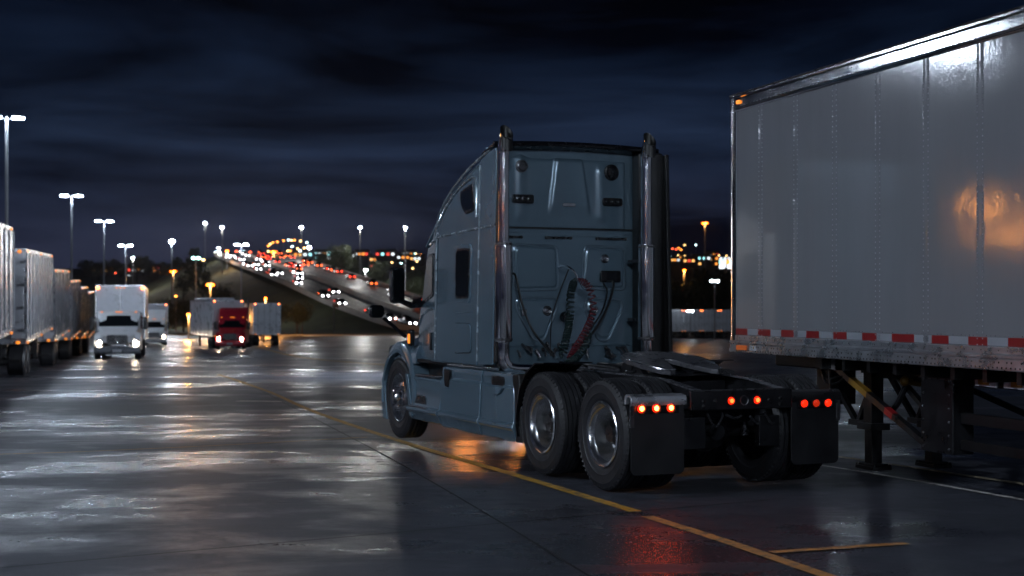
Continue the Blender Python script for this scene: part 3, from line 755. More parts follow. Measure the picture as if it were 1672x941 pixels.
# underside
MB().box(-1.75, -.42, -WT+.35, -.32, 1.0, 1.14).build('coupler_plate', M['black'], trailer, bevel=.02)
MB().tube([(-.9, -WT/2, .93), (-.9, -WT/2, 1.0)], .045, 16).build('kingpin', M['steel_edge'], trailer)
mb = MB()
for x in np.arange(1.9, 14, .45): mb.box(-x-.03, -x+.03, -WT+.05, -.05, 1.03, 1.14)
for y in (-.75, -1.6): mb.box(-14, -1.75, y-.05, y+.05, .93, 1.05)
mb.build('floor_beams', M['black'], trailer)
leg_y = [-.72, -1.42]
for ly in leg_y:
    m = MB(); m.box(-1.86, -1.70, ly-.07, ly+.07, .42, 1.08)
    lg = m.build('landing_leg', M['black'], trailer, bevel=.008)
    MB().box(-1.85, -1.71, ly-.06, ly+.06, .04, .44).build('inner_leg', M['black'], lg, bevel=.006)
    m = MB(); m.box(-1.95, -1.61, ly-.11, ly+.11, .0, .035); m.box(-1.9, -1.66, ly-.1, ly+.1, .035, .06)
    for dx in (-.16, .16):
        for dy in (-.09, .09): m.ball((-1.78+dx, ly+dy, .04), .02, n=8, k=4)
    m.build('leg_foot', M['black'], lg, bevel=.006)
    m = MB(); m.box(-1.92, -1.64, ly-.11, ly+.11, .40, .47); m.box(-1.70, -1.35, ly-.04, ly+.04, .42, .48)
    m.build('leg_collar', M['black'], lg, bevel=.006)
    m = MB(); m.obox((-1.45, ly, .46), (-.95, ly+.05, .98), .05, .05); m.obox((-1.5, ly, .46), (-1.75, ly, .85), .05, .05)
    m.build('front_brace', M['black'], lg)
m = MB(); m.box(-1.22, -.92, -.85, -.55, .62, 1.0); m.build('bracket_post', M['black'], trailer, bevel=.01)
m = MB()
m.obox((-1.38, -.34, 1.06), (-2.02, -.34, .82), .055, .055, m=0); m.obox((-2.02, -.34, .82), (-2.3, -.34, .69), .056, .056, m=1)
m.obox((-2.3, -.34, .69), (-3.25, -.34, .42), .055, .055, m=0)
m = MB()
A, B = Vector((-1.45, -.45, 1.05)), Vector((-3.30, -.33, .42))
def lerp(t): return A.lerp(B, t)
m.obox(lerp(0), lerp(.22), .06, .06, m=0); m.obox(lerp(.22), lerp(.42), .062, .062, m=1); m.obox(lerp(.42), lerp(.62), .06, .06, m=0); m.obox(lerp(.62), lerp(.70), .062, .062, m=2); m.obox(lerp(.70), lerp(1), .06, .06, m=0)
m.build('diagonal_brace', [M['steel'], M['yellowdecal'], M['reddecal']], trailer)
m = MB(); m.obox((-2.2, -.75, .95), (-3.4, -.5, .5), .05, .05); m.obox((-1.8, -1.45, .95), (-3.3, -1.9, .45), .05, .05)
m.build('rear_brace', M['black'], trailer)
m = MB(); m.ball((-2.55, -.6, .93), .05, n=10, k=6); m.tube([(-2.55, -.6, .93), (-2.5, -.8, .9)], .03, 8); m.build('crank_handle', M['yellowdecal'], trailer)
MB().tube(spl([(-2.5, -.65, .9), (-2.4, -.62, .72), (-2.3, -.6, .62)], 6), .03, 8).build('crank_arm', M['steel'], trailer)
for y0, y1 in ((-.52, -.30), (-WT+.3, -WT+.52)):
    pn = MB().prism([(-3.78, .345), (-3.28, .345), (-3.28, 1.02), (-3.25, 1.14), (-3.80, 1.14), (-3.78, 1.02)], lambda x, z, t: (x, t, z), y0, y1).build('guard_post', M['steel'], trailer, bevel=.012)
    if y1 > -1:
        MB().box(-3.79, -3.26, y1-.002, y1+.012, 1.0, 1.015).build('strap', M['steel_edge'], pn); m = MB()
        for z in np.arange(.39, 1.0, .12):
            for x in (-3.73, -3.33): m.ball((x, y1+.004, z), .012, n=6, k=4)
        m.build('bolt', M['steel_edge'], pn)
    m = MB(); yc = (y0+y1)/2
    m.box(-9.6, -3.78, yc-.03, yc+.03, .62, .72); m.box(-9.6, -3.78, yc-.03, yc+.03, .39, .48)
    for x in (-5.1, -6.6, -8.1, -9.6): m.box(x-.06, x+.06, yc-.05, yc+.05, .36, 1.14)
    m.build('side_guard', M['black'], trailer, bevel=.008)
m = MB(); m.lathe([(.01, -.5), (.17, -.5), (.2, -.44), (.2, .44), (.17, .5), (.01, .5)], (-4.6, -1.1, .84), 'x', 20); m.build('air_tank', M['steel'], trailer)
m = MB(); m.box(-4.35, -4.05, -.36, -.34, .97, 1.07, 0); m.box(-4.75, -4.45, -.36, -.34, .97, 1.07, 0); m.box(-4.25, -4.1, -.339, -.335, .985, 1.055, 1); m.box(-4.7, -4.55, -.339, -.335, .985, 1.055, 1)
m.build('warning_plate', [M['whitedecal'], M['yellowdecal']], trailer)
m = MB(); m.prism([(-2.0, 1.13), (-1.72, 1.13), (-1.82, 1.03), (-2.0, 1.02)], lambda x, z, t: (x, t, z), -.16, -.155); m.build('placard_holder', M['grime'], trailer)
m = MB()
m.tube(spl([(-1.2, -.45, 1.0), (-1.35, -.42, .86), (-1.55, -.45, .87), (-1.7, -.5, .99)], 8), .013, 6); m.tube(spl([(-1.15, -.5, 1.0), (-1.3, -.45, .90), (-1.5, -.45, .92), (-1.62, -.5, 1.0)], 8), .011, 6); m.tube([(-1.62, -.3, 1.0), (-1.66, -.32, .6)], .008, 6)
m.build('hanging_hose', M['black'], trailer)
for x in (-11.2, -12.5):
    MB().tube([(x, -WT+.1, .5), (x, -.1, .5)], .06, 10).build('axle', M['black'], trailer)
    for y, fl in ((-.2, 0), (-WT+.2, 1)):
        w = copy_tree(wo, trailer); w.location = (x, y, .5); w.rotation_euler = (0, 0, PI*fl)
# ------------------------------------------------------------------ terrain
def smooth_interp(xs, ys, pad):
    X = np.arange(-80, 420, 1.); Yv = np.interp(X, xs, ys); k = np.ones(pad)/pad
    return X, np.convolve(np.pad(Yv, pad//2, 'edge'), k, 'valid')[:len(X)]
ZGX, ZGY = smooth_interp([-80, 14, 46.6, 65, 118, 140, 204, 236, 420], [0, 0, -.58, -.95, -1.92, -2.25, -3.05, -3.3, -3.6], 9)
def zg(Yd): return float(np.interp(Yd, ZGX, ZGY))
LOT_END = 232
# highway centre: left and right edges traced and put at their real distances
def gp(u, v, d): return ((u-836)/2400*d, d, EYE-(v-497)/2400*d)
ROADL = [gp(1500, 546, 275), gp(1150, 547, 268), gp(880, 548, 265), gp(740, 547.5, 265), gp(650, 541, 266), gp(578, 513, 285), gp(525, 491, 313), gp(470, 466, 358), gp(418, 445, 415), gp(378, 429, 485), gp(354, 419, 570), gp(350, 413.5, 640), gp(352, 416, 740)]
ROADR = [gp(1500, 540, 318), gp(1150, 540.5, 312), gp(1000, 541, 306), gp(860, 537, 304), gp(790, 525, 308), gp(745, 509, 312), gp(690, 492, 335), gp(622, 467, 376), gp(560, 446, 428), gp(510, 430, 492), gp(475, 419, 577), gp(462, 413.5, 642), gp(456, 416, 745)]
def resample(A, n=16):
    return spl(A, n)
RL = np.array(resample(ROADL)); RR = np.array(resample(ROADR)); RZ = (RL[:, 2]+RR[:, 2])/2
RL[:, 2] = RZ; RR[:, 2] = RZ
RC = (RL+RR)/2; RW = np.linalg.norm((RL-RR)[:, :2], axis=1)/2
def terrain_z(X, Yd):
    X = np.asarray(X, float); Yd = np.asarray(Yd, float)
    base = np.interp(Yd, ZGX, ZGY)
    rise = np.where(X < -200, .037, .043)
    fx = np.clip((X+320)/200, 0, 1); rise = .0355+.008*fx
    far = -3.6+np.maximum(0, Yd-330)*rise*np.clip((Yd-330)/120, 0, 1)
    far = np.where(Yd > 1500, far-(Yd-1500)*.06, far)
    base = np.where(Yd > 330, far, base)
    d = np.sqrt((X[..., None]-RC[:, 0])**2+(Yd[..., None]-RC[:, 1])**2)
    k = np.argmin(d - RW*.0, axis=-1); dm = np.take_along_axis(d, k[..., None], -1)[..., 0]
    rz = RZ[k]; hw = RW[k]*.82
    bank = rz-.6-np.maximum(0, dm-hw)*.42
    out = np.maximum(base, bank)
    cut = rz-.6+np.maximum(0, dm-hw-4)*.6
    out = np.where(dm < hw+30, np.minimum(out, np.maximum(cut, -50)), out)
    return out
def tz(x, y): return float(terrain_z(np.array([x]), np.array([y]))[0])

def ground_mat():
    m, N, L, P = nt('wet_concrete')
    tc = N.new('ShaderNodeTexCoord')
    def noise(scale, sx, sy, det=6, rough=.6, dist=0):
        mp = N.new('ShaderNodeMapping'); mp.inputs['Scale'].default_value = (sx, sy, 1); L.new(tc.outputs['Object'], mp.inputs['Vector'])
        n = N.new('ShaderNodeTexNoise'); n.inputs['Scale'].default_value = scale; n.inputs['Detail'].default_value = det; n.inputs['Roughness'].default_value = rough; n.inputs['Distortion'].default_value = dist
        L.new(mp.outputs[0], n.inputs['Vector']); return n.outputs['Fac']
    def rng(s, a, b, c, d):
        r = N.new('ShaderNodeMapRange'); r.inputs['From Min'].default_value = a; r.inputs['From Max'].default_value = b; r.inputs['To Min'].default_value = c; r.inputs['To Max'].default_value = d
        L.new(s, r.inputs['Value']); return r.outputs[0]
    def math_(op, a, b):
        q = N.new('ShaderNodeMath'); q.operation = op
        for i, x in enumerate((a, b)):
            if isinstance(x, (int, float)): q.inputs[i].default_value = x
            else: L.new(x, q.inputs[i])
        return q.outputs[0]
    big = noise(.23, .8, 1.1, 8, .62, .5)       # wet and drier patches of the slab
    mid = noise(1.1, .8, 1.2, 8, .68, .3)
    fine = noise(34, 1, 1, 5, .75)
    grain = noise(120, 1, 1, 3, .7)
    spots = noise(2.3, 1, 1, 5, .7, .4)
    brush = noise(6, .12, 2.2, 5, .6)
    def pool(x, y, r):
        q = N.new('ShaderNodeVectorMath'); q.operation = 'DISTANCE'; q.inputs[1].default_value = (x, y, 0); L.new(tc.outputs['Object'], q.inputs[0])
        return rng(q.outputs['Value'], r*.25, r, .11, 0)
    src = math_('ADD', math_('ADD', math_('MULTIPLY', big, .68), math_('MULTIPLY', mid, .32)), math_('ADD', pool(1.15, 9.3, 1.9), pool(-.2, 16.8, 2.6)))
    wet = rng(src, .465, .58, 0, 1)
    L.new(math_('ADD', rng(wet, 0, 1, .46, .225), rng(fine, .3, .7, -.06, .07)), P.inputs['Roughness'])
    c = math_('MULTIPLY', rng(mid, .3, .72, .78, 1.2), math_('MULTIPLY', rng(wet, 0, 1, 1.12, .62), math_('MULTIPLY', math_('MULTIPLY', rng(fine, .3, .7, .5, 1.5), rng(brush, .3, .7, .9, 1.1)), rng(spots, .57, .68, 1, .5))))
    mx = N.new('ShaderNodeMix'); mx.data_type = 'RGBA'; mx.blend_type = 'MULTIPLY'; mx.inputs[0].default_value = 1; mx.inputs[6].default_value = (.06, .064, .08, 1)
    L.new(c, mx.inputs[7]); L.new(mx.outputs[2], P.inputs['Base Color'])
    h = math_('ADD', math_('MULTIPLY', math_('ADD', math_('MULTIPLY', fine, 1.1), math_('MULTIPLY', grain, .5)), rng(wet, 0, 1, 1, .6)), math_('ADD', math_('MULTIPLY', mid, .8), math_('MULTIPLY', brush, .35)))
    b = N.new('ShaderNodeBump'); b.inputs['Strength'].default_value = .5; b.inputs['Distance'].default_value = .007
    L.new(h, b.inputs['Height']); L.new(b.outputs[0], P.inputs['Normal'])
    L.new(rng(wet, 0, 1, .16, .55), P.inputs['Specular IOR Level'])
    return m
M['ground'] = ground_mat()
def sheet(name, X, Y, fz, m, smooth=180):
    X = list(X); Y = list(Y); nx = len(X)
    vs = [(x, y, fz(x, y)) for y in Y for x in X]
    fs = [(j*nx+i, j*nx+i+1, (j+1)*nx+i+1, (j+1)*nx+i) for j in range(len(Y)-1) for i in range(nx-1)]
    return MB().add(vs, fs).build(name, m, smooth=smooth)
lot = sheet('pavement', [-260, -100, -60, -30, -10, 0, 10, 30, 60, 120, 260], list(np.arange(-60, LOT_END+.1, 4)), lambda x, y: zg(y), M['ground'])
tag(lot, kind='structure')
M['grass'] = mat('dark_grass', (.07, .075, .035), .9, 0, 0, .5, .15, bump=.5, bscale=4)
M['asphalt'] = mat('wet_asphalt', (.14, .14, .15), .46, 0, 0, .2, .1, .12, .2, 3)
Xs = sorted(set(list(np.arange(-190, 150, 4.))+list(np.arange(-2000, 2001, 100.))+[-300, -260, -220, 180, 220]))
Ys = sorted(set(list(np.arange(LOT_END, 760, 4.))+list(np.arange(780, 1500, 40.))+[1500, 1700, 2000, 2600]))
gx, gy = np.meshgrid(Xs, Ys); gz = terrain_z(gx, gy)
rng = np.random.default_rng(3)
gz = gz+np.where(gy > 240, rng.normal(0, .12, gz.shape), 0)
nx = len(Xs)
mb = MB(); mb.add([(gx[j, i], gy[j, i], gz[j, i]) for j in range(len(Ys)) for i in range(nx)], [(j*nx+i, j*nx+i+1, (j+1)*nx+i+1, (j+1)*nx+i) for j in range(len(Ys)-1) for i in range(nx-1)])
tag(mb.build('terrain', M['grass'], smooth=180), kind='structure')
mb = MB(); mb.box(-260, 260, LOT_END-.4, LOT_END+.2, zg(LOT_END)-.3, zg(LOT_END)+.14)
tag(mb.build('kerb', M['concrete'], bevel=.03), kind='structure')
# painted lines
def line_mat(name, col):
    m, N, L, P = nt(name); P.inputs['Roughness'].default_value = .55; P.inputs['Specular IOR Level'].default_value = .3
    tc = N.new('ShaderNodeTexCoord'); n = N.new('ShaderNodeTexNoise'); n.inputs['Scale'].default_value = 9; n.inputs['Detail'].default_value = 8; n.inputs['Roughness'].default_value = .75
    L.new(tc.outputs['Object'], n.inputs['Vector']); cr = N.new('ShaderNodeValToRGB'); cr.color_ramp.elements[0].position = .37; cr.color_ramp.elements[1].position = .52
    cr.color_ramp.elements[0].color = (.12, .10, .09, 1); cr.color_ramp.elements[1].color = (*col, 1); L.new(n.outputs['Fac'], cr.inputs[0]); L.new(cr.outputs[0], P.inputs['Base Color'])
    return m
M['yline'] = line_mat('worn_yellow_paint', (.55, .30, .045)); M['wline'] = line_mat('worn_white_paint', (.75, .72, .68)); M['redlit_yellow'] = line_mat('worn_yellow_paint_redlit', (.6, .26, .08)); M['pline'] = line_mat('worn_cream_paint', (.8, .68, .45))  # the orange is yellow paint with red tail glow put into its colour
def strip(name, pts, w, m, dz=.004, n=16, kind='structure'):
    P = spl([(x, y, 0) for x, y in pts], n) if len(pts) > 2 else [Vector((pts[0][0]*(1-t)+pts[1][0]*t, pts[0][1]*(1-t)+pts[1][1]*t, 0)) for t in np.linspace(0, 1, 40)]
    vs = []
    for i, p in enumerate(P):
        d = (P[min(i+1, len(P)-1)]-P[max(0, i-1)]).normalized(); q = Vector((-d.y, d.x, 0))*w/2
        for s in (-1, 1): a = p+q*s; vs.append((a.x, a.y, zg(a.y)+dz+(.012 if a.y > 40 else 0)))
    fs = [(2*i, 2*i+2, 2*i+3, 2*i+1) for i in range(len(P)-1)]
    return tag(MB().add(vs, fs).build(name, m), kind=kind)
strip('yellow_line', [(-9.4, 47), (-5.9, 35), (-3.55, 26), (-1.37, 18.64), (.143, 14.26), (1.0, 11.85)], .115, M['yline'])
strip('redlit_yellow_line', [(1.06, 11.6), (1.45, 10.5), (1.91, 9.09), (2.7, 6.6)], .11, M['redlit_yellow'])
strip('yellow_line', [(-8.5, 16.6), (-5.87, 16.84), (-3.9, 17.9), (-1.92, 19.5)], .05, M['yline'], .006)
strip('redlit_yellow_line', [(1.74, 9.87), (2.75, 10.25)], .09, M['redlit_yellow'], .006)
strip('white_line', [(1.2, 22.5), (3.0, 18.3), (3.7, 16.5), (4.8, 13.77), (6.2, 10.4)], .11, M['pline'])
strip('white_line', [(1.6, 19.0), (3.35, 15.36), (4.39, 12.6), (5.6, 9.4)], .07, M['wline'])
strip('yellow_line', [(-22, 128), (-12, 82), (-5.6, 62), (-2, 53)], .3, M['yline'])
strip('yellow_line', [(-30, 150), (-9, 120), (8, 100)], .3, M['yline'])
strip('white_line', [(-5.5, 29.5), (-4.6, 29.3)], .35, M['wline'])
M['joint'] = mat('joint_filler', (.012, .012, .013), .7)
for a, b in (((-9, 47), (1.35, 5.5)), ((-3.4, 9.2), (2.2, 12.6)), ((-18, 14.4), (12, 22.5)), ((-18, 25), (14, 33.5)), ((5.2, 30), (10.5, 8.5))):
    strip('expansion_joint', [a, b], .02, M['joint'], .003)

# highway
def ribbon(A, B, dz=0, n=1):
    vs = []; 
    for p, q in zip(A, B): vs += [(p[0], p[1], p[2]+dz), (q[0], q[1], q[2]+dz)]
    return vs, [(2*i, 2*i+1, 2*i+3, 2*i+2) for i in range(len(A)-1)]
def ratz(f): return RL*(1-f)+RR*f
hw = MB(); hw.add(*ribbon(RL, RR)); tag(hw.build('highway', M['asphalt'], smooth=180), kind='structure')
mb = MB()
for f in (.12, .23, .34, .58, .70, .82):
    C = ratz(f); 
    for i in range(0, len(C)-1, 2):
        if f not in (.12, .82) or 1:
            a, b = Vector(C[i]), Vector(C[i+1]); d = (b-a).normalized(); q = Vector((-d.y, d.x, 0))*.12
            mb.add([a+q+Vector((0, 0, .02)), a-q+Vector((0, 0, .02)), b-q+Vector((0, 0, .02)), b+q+Vector((0, 0, .02))], [(0, 1, 2, 3)])
tag(mb.build('lane_markings', M['wline']), kind='structure')
M['barrier'] = mat('pale_barrier_concrete', (.42, .4, .38), .6, var=.2, nscale=.3)
def barrier(f, h, label):
    C = ratz(f); rings = []
    for i, c in enumerate(C):
        d = Vector(C[min(i+1, len(C)-1)])-Vector(C[max(i-1, 0)]); d.z = 0; d.normalize(); q = Vector((-d.y, d.x, 0))
        rings.append([Vector(c)+q*w+Vector((0, 0, z)) for w, z in ((-.4, -.2), (-.38, .1), (-.15, .35), (-.1, h), (.1, h), (.15, .35), (.38, .1), (.4, -.2))])
    return tag(MB().loft(rings).build('concrete_barrier', M['barrier'], smooth=20), label, 'barrier')
barrier(.455, .95, 'pale concrete median barrier between the two carriageways of the highway')
barrier(1.0, 1.0, 'concrete edge barrier beyond the red tail lights on the far side of the highway')
barrier(.0, .8, 'dark lower edge barrier of the highway above the grassy bank')

# ------------------------------------------------------------------ lamps
def head_pos(u, v, H):
    """distance at which a lamp of height H standing on the lot has its head in this direction"""
    best = None
    for d in np.arange(20, 420, .5):
        x = (u-836)/2400*d; e = abs((497-v)/2400*d+EYE-(zg(d) if d < LOT_END else tz(x, d))-H)
        if best is None or e < best[0]: best = (e, d, x)
    return best[2], best[1]
def make_lot_lamp(H, lm):
    root = empty('lot_lamp', (0, 0, 0))
    m = MB(); m.tube([(0, 0, 0), (0, 0, H)], [.10, .065], 10); m.lathe([(.01, .75), (.28, .75), (.30, .7), (.30, 0)], (0, 0, 0), 'z', 16)
    m.build('pole', M['pole'], root)
    for s in (1, -1):
        ar = MB().tube([(0, 0, H-.15), (s*.3, 0, H-.02)], .04, 8).build('arm', M['pole'], root)
        h = MB().prism([(s*.22, H-.0), (s*.84, H-.0), (s*.8, H+.09), (s*.32, H+.12)], lambda x, z, t: (x, t, z), -.22, .22).build('lamp_head', M['pole'], root, bevel=.02)
        MB().loft([[(s*x, y, H-.01), (s*x, y*.8, H-.075), (s*x, -y*.8, H-.075), (s*x, -y, H-.01)] for x, y in ((.28, .14), (.34, .18), (.74, .18), (.8, .14))]).build('lens', lm, h)
    return root
lamp12 = make_lot_lamp(12.0, M['led'])
lot_lamps = [
 (head_pos(11, 192, 12), 25, 'tallest white lot lamp rising behind the first trailers of the row'),
 (head_pos(117, 319, 12), 8, 'white twin-head lot lamp second in the row above the parked trailers'),
 (head_pos(170, 361, 12), 8, 'white twin-head lot lamp third in the row, right above the white box truck'),
 (head_pos(205, 401, 12), 8, 'shortest-looking white twin-head lot lamp above the box truck roof'),
 (head_pos(394, 399, 12), 0, 'bright white twin-head lot lamp standing behind the red truck and its trailers'),
]
first = True
def place_lamp(x, y, rz, label, group='white lot lamps'):
    global first
    o = lamp12 if first else copy_tree(lamp12); first = False
    o.location = (x, y, zg(y) if y < LOT_END else tz(x, y)); o.rotation_euler = (0, 0, R(rz)); tag(o, label, 'lamp', group); return o
for (x, y), rz, lab in lot_lamps: place_lamp(x, y, rz, lab)
# unseen lamps outside the picture, most added to light truck, trailer and ground
def unseen_flood_mast(x, y, H, aim, label, st=M['flood']):
    root = empty('unseen_flood_mast', (x, y, zg(y)), math.atan2(aim[1]-y, aim[0]-x)); tag(root, label, 'lamp', 'unseen floodlight masts, most added')
    MB().tube([(0, 0, 0), (0, 0, H)], [.17, .1], 12).build('pole', M['pole'], root)
    MB().box(-.05, .05, -1.5, 1.5, H-.1, H).build('cross_arm', M['pole'], root)
    for k in (-1.2, -.4, .4, 1.2):
        t = Matrix.Translation((.12, k, H+.2)) @ Matrix.Rotation(R(-50), 4, 'Y')
        def tf(a): return tuple(t @ Vector(a))
        b = MB(); b.box(-.16, .16, -.3, .3, -.06, .08); b.v = [tf(p) for p in b.v]; hd_ = b.build('lamp_head', M['pole'], root, bevel=.015)
        b = MB(); b.loft([[(-.14, -.28, -.062), (.14, -.28, -.062), (.14, .28, -.062), (-.14, .28, -.062)], [(-.11, -.25, -.085), (.11, -.25, -.085), (.11, .25, -.085), (-.11, .25, -.085)]]); b.v = [tf(p) for p in b.v]; b.build('lens', st, hd_)
    return root
unseen_flood_mast(-22, 4, 13, (2, 14), 'added four-head floodlight mast beside the camera', emit('added_flood_low', (.74, .85, 1), 1400))  # unseen flood added to brighten truck side and trailer
unseen_flood_mast(1.0, 46, 4.7, (-18, 58), 'added low four-head floodlight mast hidden behind the blue truck', emit('added_flood_side', (.74, .85, 1), 1300))  # hidden flood added to whiten the trailer row
unseen_flood_mast(-31.7, 41.5, 11.8, (2, 14), 'four-head floodlight mast beyond the row of parked trailers', emit('led_flood_mid', (.76, .87, 1), 170))
for x, y, rz, lab in ((16, -14, -20, 'added white twin-head lot lamp behind the open lane'), (-30, -6, 60, 'added white twin-head lot lamp to the left behind the camera'), (4, -46, 0, 'added white twin-head lot lamp far behind the camera'), (-22, -40, 10, 'added white twin-head lot lamp far behind the camera to the left'),  # unseen lamps added for highlights and streaks on the truck
    (12, -80, 0, 'added white twin-head lot lamp at the far end of the yard behind the camera'), (34, -62, 30, 'added white twin-head lot lamp far behind the camera to the right'), (-30, -85, 0, 'added white twin-head lot lamp at the far left of the yard behind the camera'), (60, -40, 0, 'added white twin-head lot lamp well to the right behind the camera'),
    (30.5, 130, 0, 'white twin-head lot lamp hidden behind the grey box trailer'), (2.7, 100, 0, 'added white twin-head lot lamp hidden behind the blue truck')):  # lamp behind the truck added to light the far trucks
    place_lamp(x, y, rz, lab)
unseen_flood_mast(2, -26, 14, (1, 14), 'added four-head floodlight mast behind the camera', emit('added_flood_dim', (.74, .86, 1), 1800))  # unseen flood added to light the sleeper's rear wall
def make_mast(H, mt, heads, name='mast_lamp', r=.16, hw=.34):
    root = empty(name); MB().tube([(0, 0, -1), (0, 0, H)], [r, r*.6], 8).build('pole', M['pole'], root)
    for s in heads:
        h = MB().box(min(0, s)-.05 if s else -hw*.5, max(0, s)+.05 if s else hw*.5, -.12, .12, H, H+.12).build('lamp_head', M['pole'], root)
        MB().ball((s, 0, H-.1), hw, hw, hw*.6, 12, 8).build('lens', mt, h)
    return root
def at_px(u, v, d): return (u-836)/2400*d, d, EYE-(v-497)/2400*d
def ground_at(x, y): return zg(y) if y < LOT_END else tz(x, y)
def mast(u, v, d, mt, heads, label, group, name='mast_lamp', r=.16, hw=.34, cat='lamp'):
    x, y, z = at_px(u, v, d); g = ground_at(x, y)
    o = make_mast(max(2, z-g), mt, heads, name, r, hw); o.location = (x, y, g); tag(o, label, cat, group)
    if mt is M['ledfar'] and d > 400:
        ld = bpy.data.lights.new('mast_glow', 'POINT'); ld.energy = 6500; ld.color = (1, .88, .74); ld.shadow_soft_size = .4
        lo = bpy.data.objects.new('bulb', ld); COL.objects.link(lo); lo.parent = o; lo.location = (0, 0, max(2, z-g)-.8)
    if mt is M['sodium']:
        ld = bpy.data.lights.new('sodium_glow', 'POINT'); ld.energy = 2200 if d < 300 else 2500; ld.color = (1, .42, .1); ld.shadow_soft_size = .25
        lo = bpy.data.objects.new('bulb', ld); COL.objects.link(lo); lo.parent = o; lo.location = (0, -.5, max(2, z-g)-.5)
    return o
HM = 'tall white masts along the highway'
mast(335, 364, 560, M['ledfar'], (0,), 'tall white mast lamp farthest to the left above the highway crest', HM)
mast(363, 371, 470, M['ledfar'], (0,), 'tall white mast lamp just beside the left edge of the highway crest', HM)
mast(492.5, 371, 520, M['ledfar'], (0,), 'tall white mast lamp right of the highway crest above the arc of yellow lights', HM)
mast(588, 371, 460, M['ledfar'], (0,), 'tall white mast lamp standing midway along the far edge of the highway', HM)
mast(661.5, 371.5, 430, M['ledfar'], (0,), 'tall white mast lamp nearest the cab mirror of the blue truck', HM)
mast(280.5, 394, 300, M['ledfar'], (0,), 'white single-head lamp mast standing alone left of the hill', HM, hw=.5)
mast(320, 421, 330, M['ledteal'], (-.55, .55), 'small teal twin-head lamp on the dark slope left of the highway', None, hw=.4)
mast(332, 424, 420, M['warmfar'], (0,), 'pale green-yellow lamp beside the teal twin-head lamp', None, hw=.4)
mast(357, 405, 600, M['ledfar'], (0,), 'small faint white lamp low beside the pole left of the highway', None, hw=.25)
mast(217, 421, 520, M['ledfar'], (0,), 'small faint white lamp in the sky right of the fourth lot lamp', None, hw=.3)
mast(505, 404, 640, M['ledfar'], (0,), 'white lamp right of the arc of yellow lights', None, hw=.6)
mast(597, 441, 420, M['ledfar'], (0,), 'single round white lamp in the dark land beyond the highway', None, hw=.4)
mast(371, 409.5, 480, M['sodium'], (0,), 'strong orange lamp standing alone above the oncoming headlights', None, hw=.55)
mast(447, 411, 600, M['sodium'], (-.8, 0, .8), 'bright orange glowing lamp cluster on the highway crest', None, hw=.6)
SO = 'orange sodium lamps at the edge of the lot'
mast(343.5, 464, 205, M['sodium'], (-.35, .35), 'orange twin-head sodium lamp glowing above the trailer of the red truck', SO, 'street_lamp', .1, .26)
mast(308, 513, 190, M['sodium'], (0,), 'low orange sodium lamp between the white semi and the red truck', SO, 'street_lamp', .09, .24)
mast(433.5, 486.5, 228, M['sodium'], (0,), 'round yellow-orange lamp low above the rear of the parked trailer', SO, 'street_lamp', .09, .24)
mast(283, 442.5, 330, M['sodium'], (-.4, .4), 'bright orange lamp on the hill line above the white box truck', None, 'street_lamp', .1, .4)
mast(450, 507, 226, M['sodium'], (0,), 'added orange sodium lamp hidden behind the parked trailer by the round tree', SO, 'street_lamp', .09, .2)  # hidden lamp added for an orange glow on the grass
mast(287, 483, 250, M['sodfar'], (0,), 'dim orange lamp on the dark slope right of the box truck', None, 'street_lamp', .1, .2)
mast(1151, 364, 420, M['sodium'], (-.6, .6), 'tall orange twin-head lamp between the blue truck and the grey trailer', None, 'mast_lamp', .14, .4)
mast(1117, 441, 300, M['sodium'], (0,), 'orange lamp lighting dark trees between the blue truck and the grey trailer', None, 'street_lamp', .1, .32)
mast(1167, 458, 190, M['ledlow'], (-.35, .35), 'white twin-head lamp in the gap between truck and trailer', None, 'mast_lamp', .1, .24)
mast(1127, 507, 196, M['ledlow'], (-.25, .25), 'low white twin-head lamp in front of the far white trailers', None, 'street_lamp', .07, .2)
# unseen sodium lamps: some reflected in the trailer side, others added for glow
def low_lamp(x, y, h, label, r=.16):
    o = make_mast(h, M['sodium3'] if x < -30 and y > 30 else M['sodium2'], (0,), 'street_lamp', .07, r); o.location = (x, y, zg(y)); tag(o, label, 'lamp')
low_lamp(-30.9, 38.6, 5.75, 'orange sodium lamp past the parked trailers', .2); low_lamp(-31.2, 38.9, 4.7, 'short orange sodium lamp past the parked trailers', .12)
low_lamp(-32.3, 38.4, 4.75, 'orange sodium lamp beside the trailer row', .16); low_lamp(-46, 47, 6.0, 'orange sodium lamp by the west fence line')
low_lamp(-14, -26, 5.5, 'unseen orange sodium lamp behind the camera', .15); low_lamp(7, -32, 6, 'unseen orange sodium lamp farther behind the camera', .15); low_lamp(-34, 4, 5.5, 'unseen orange sodium lamp at the west edge', .15); low_lamp(26, -18, 5, 'unseen orange sodium lamp at the east edge', .15)  # unseen lamps added for warm reflections in chrome and paint
low_lamp(-.9, 28, 1.05, 'added low amber lamp hidden behind the cab of the blue truck', .11); low_lamp(.3, 28.4, 1.05, 'added low amber lamp hidden behind the sleeper of the blue truck', .11)  # added lamps throw the orange glow under the truck

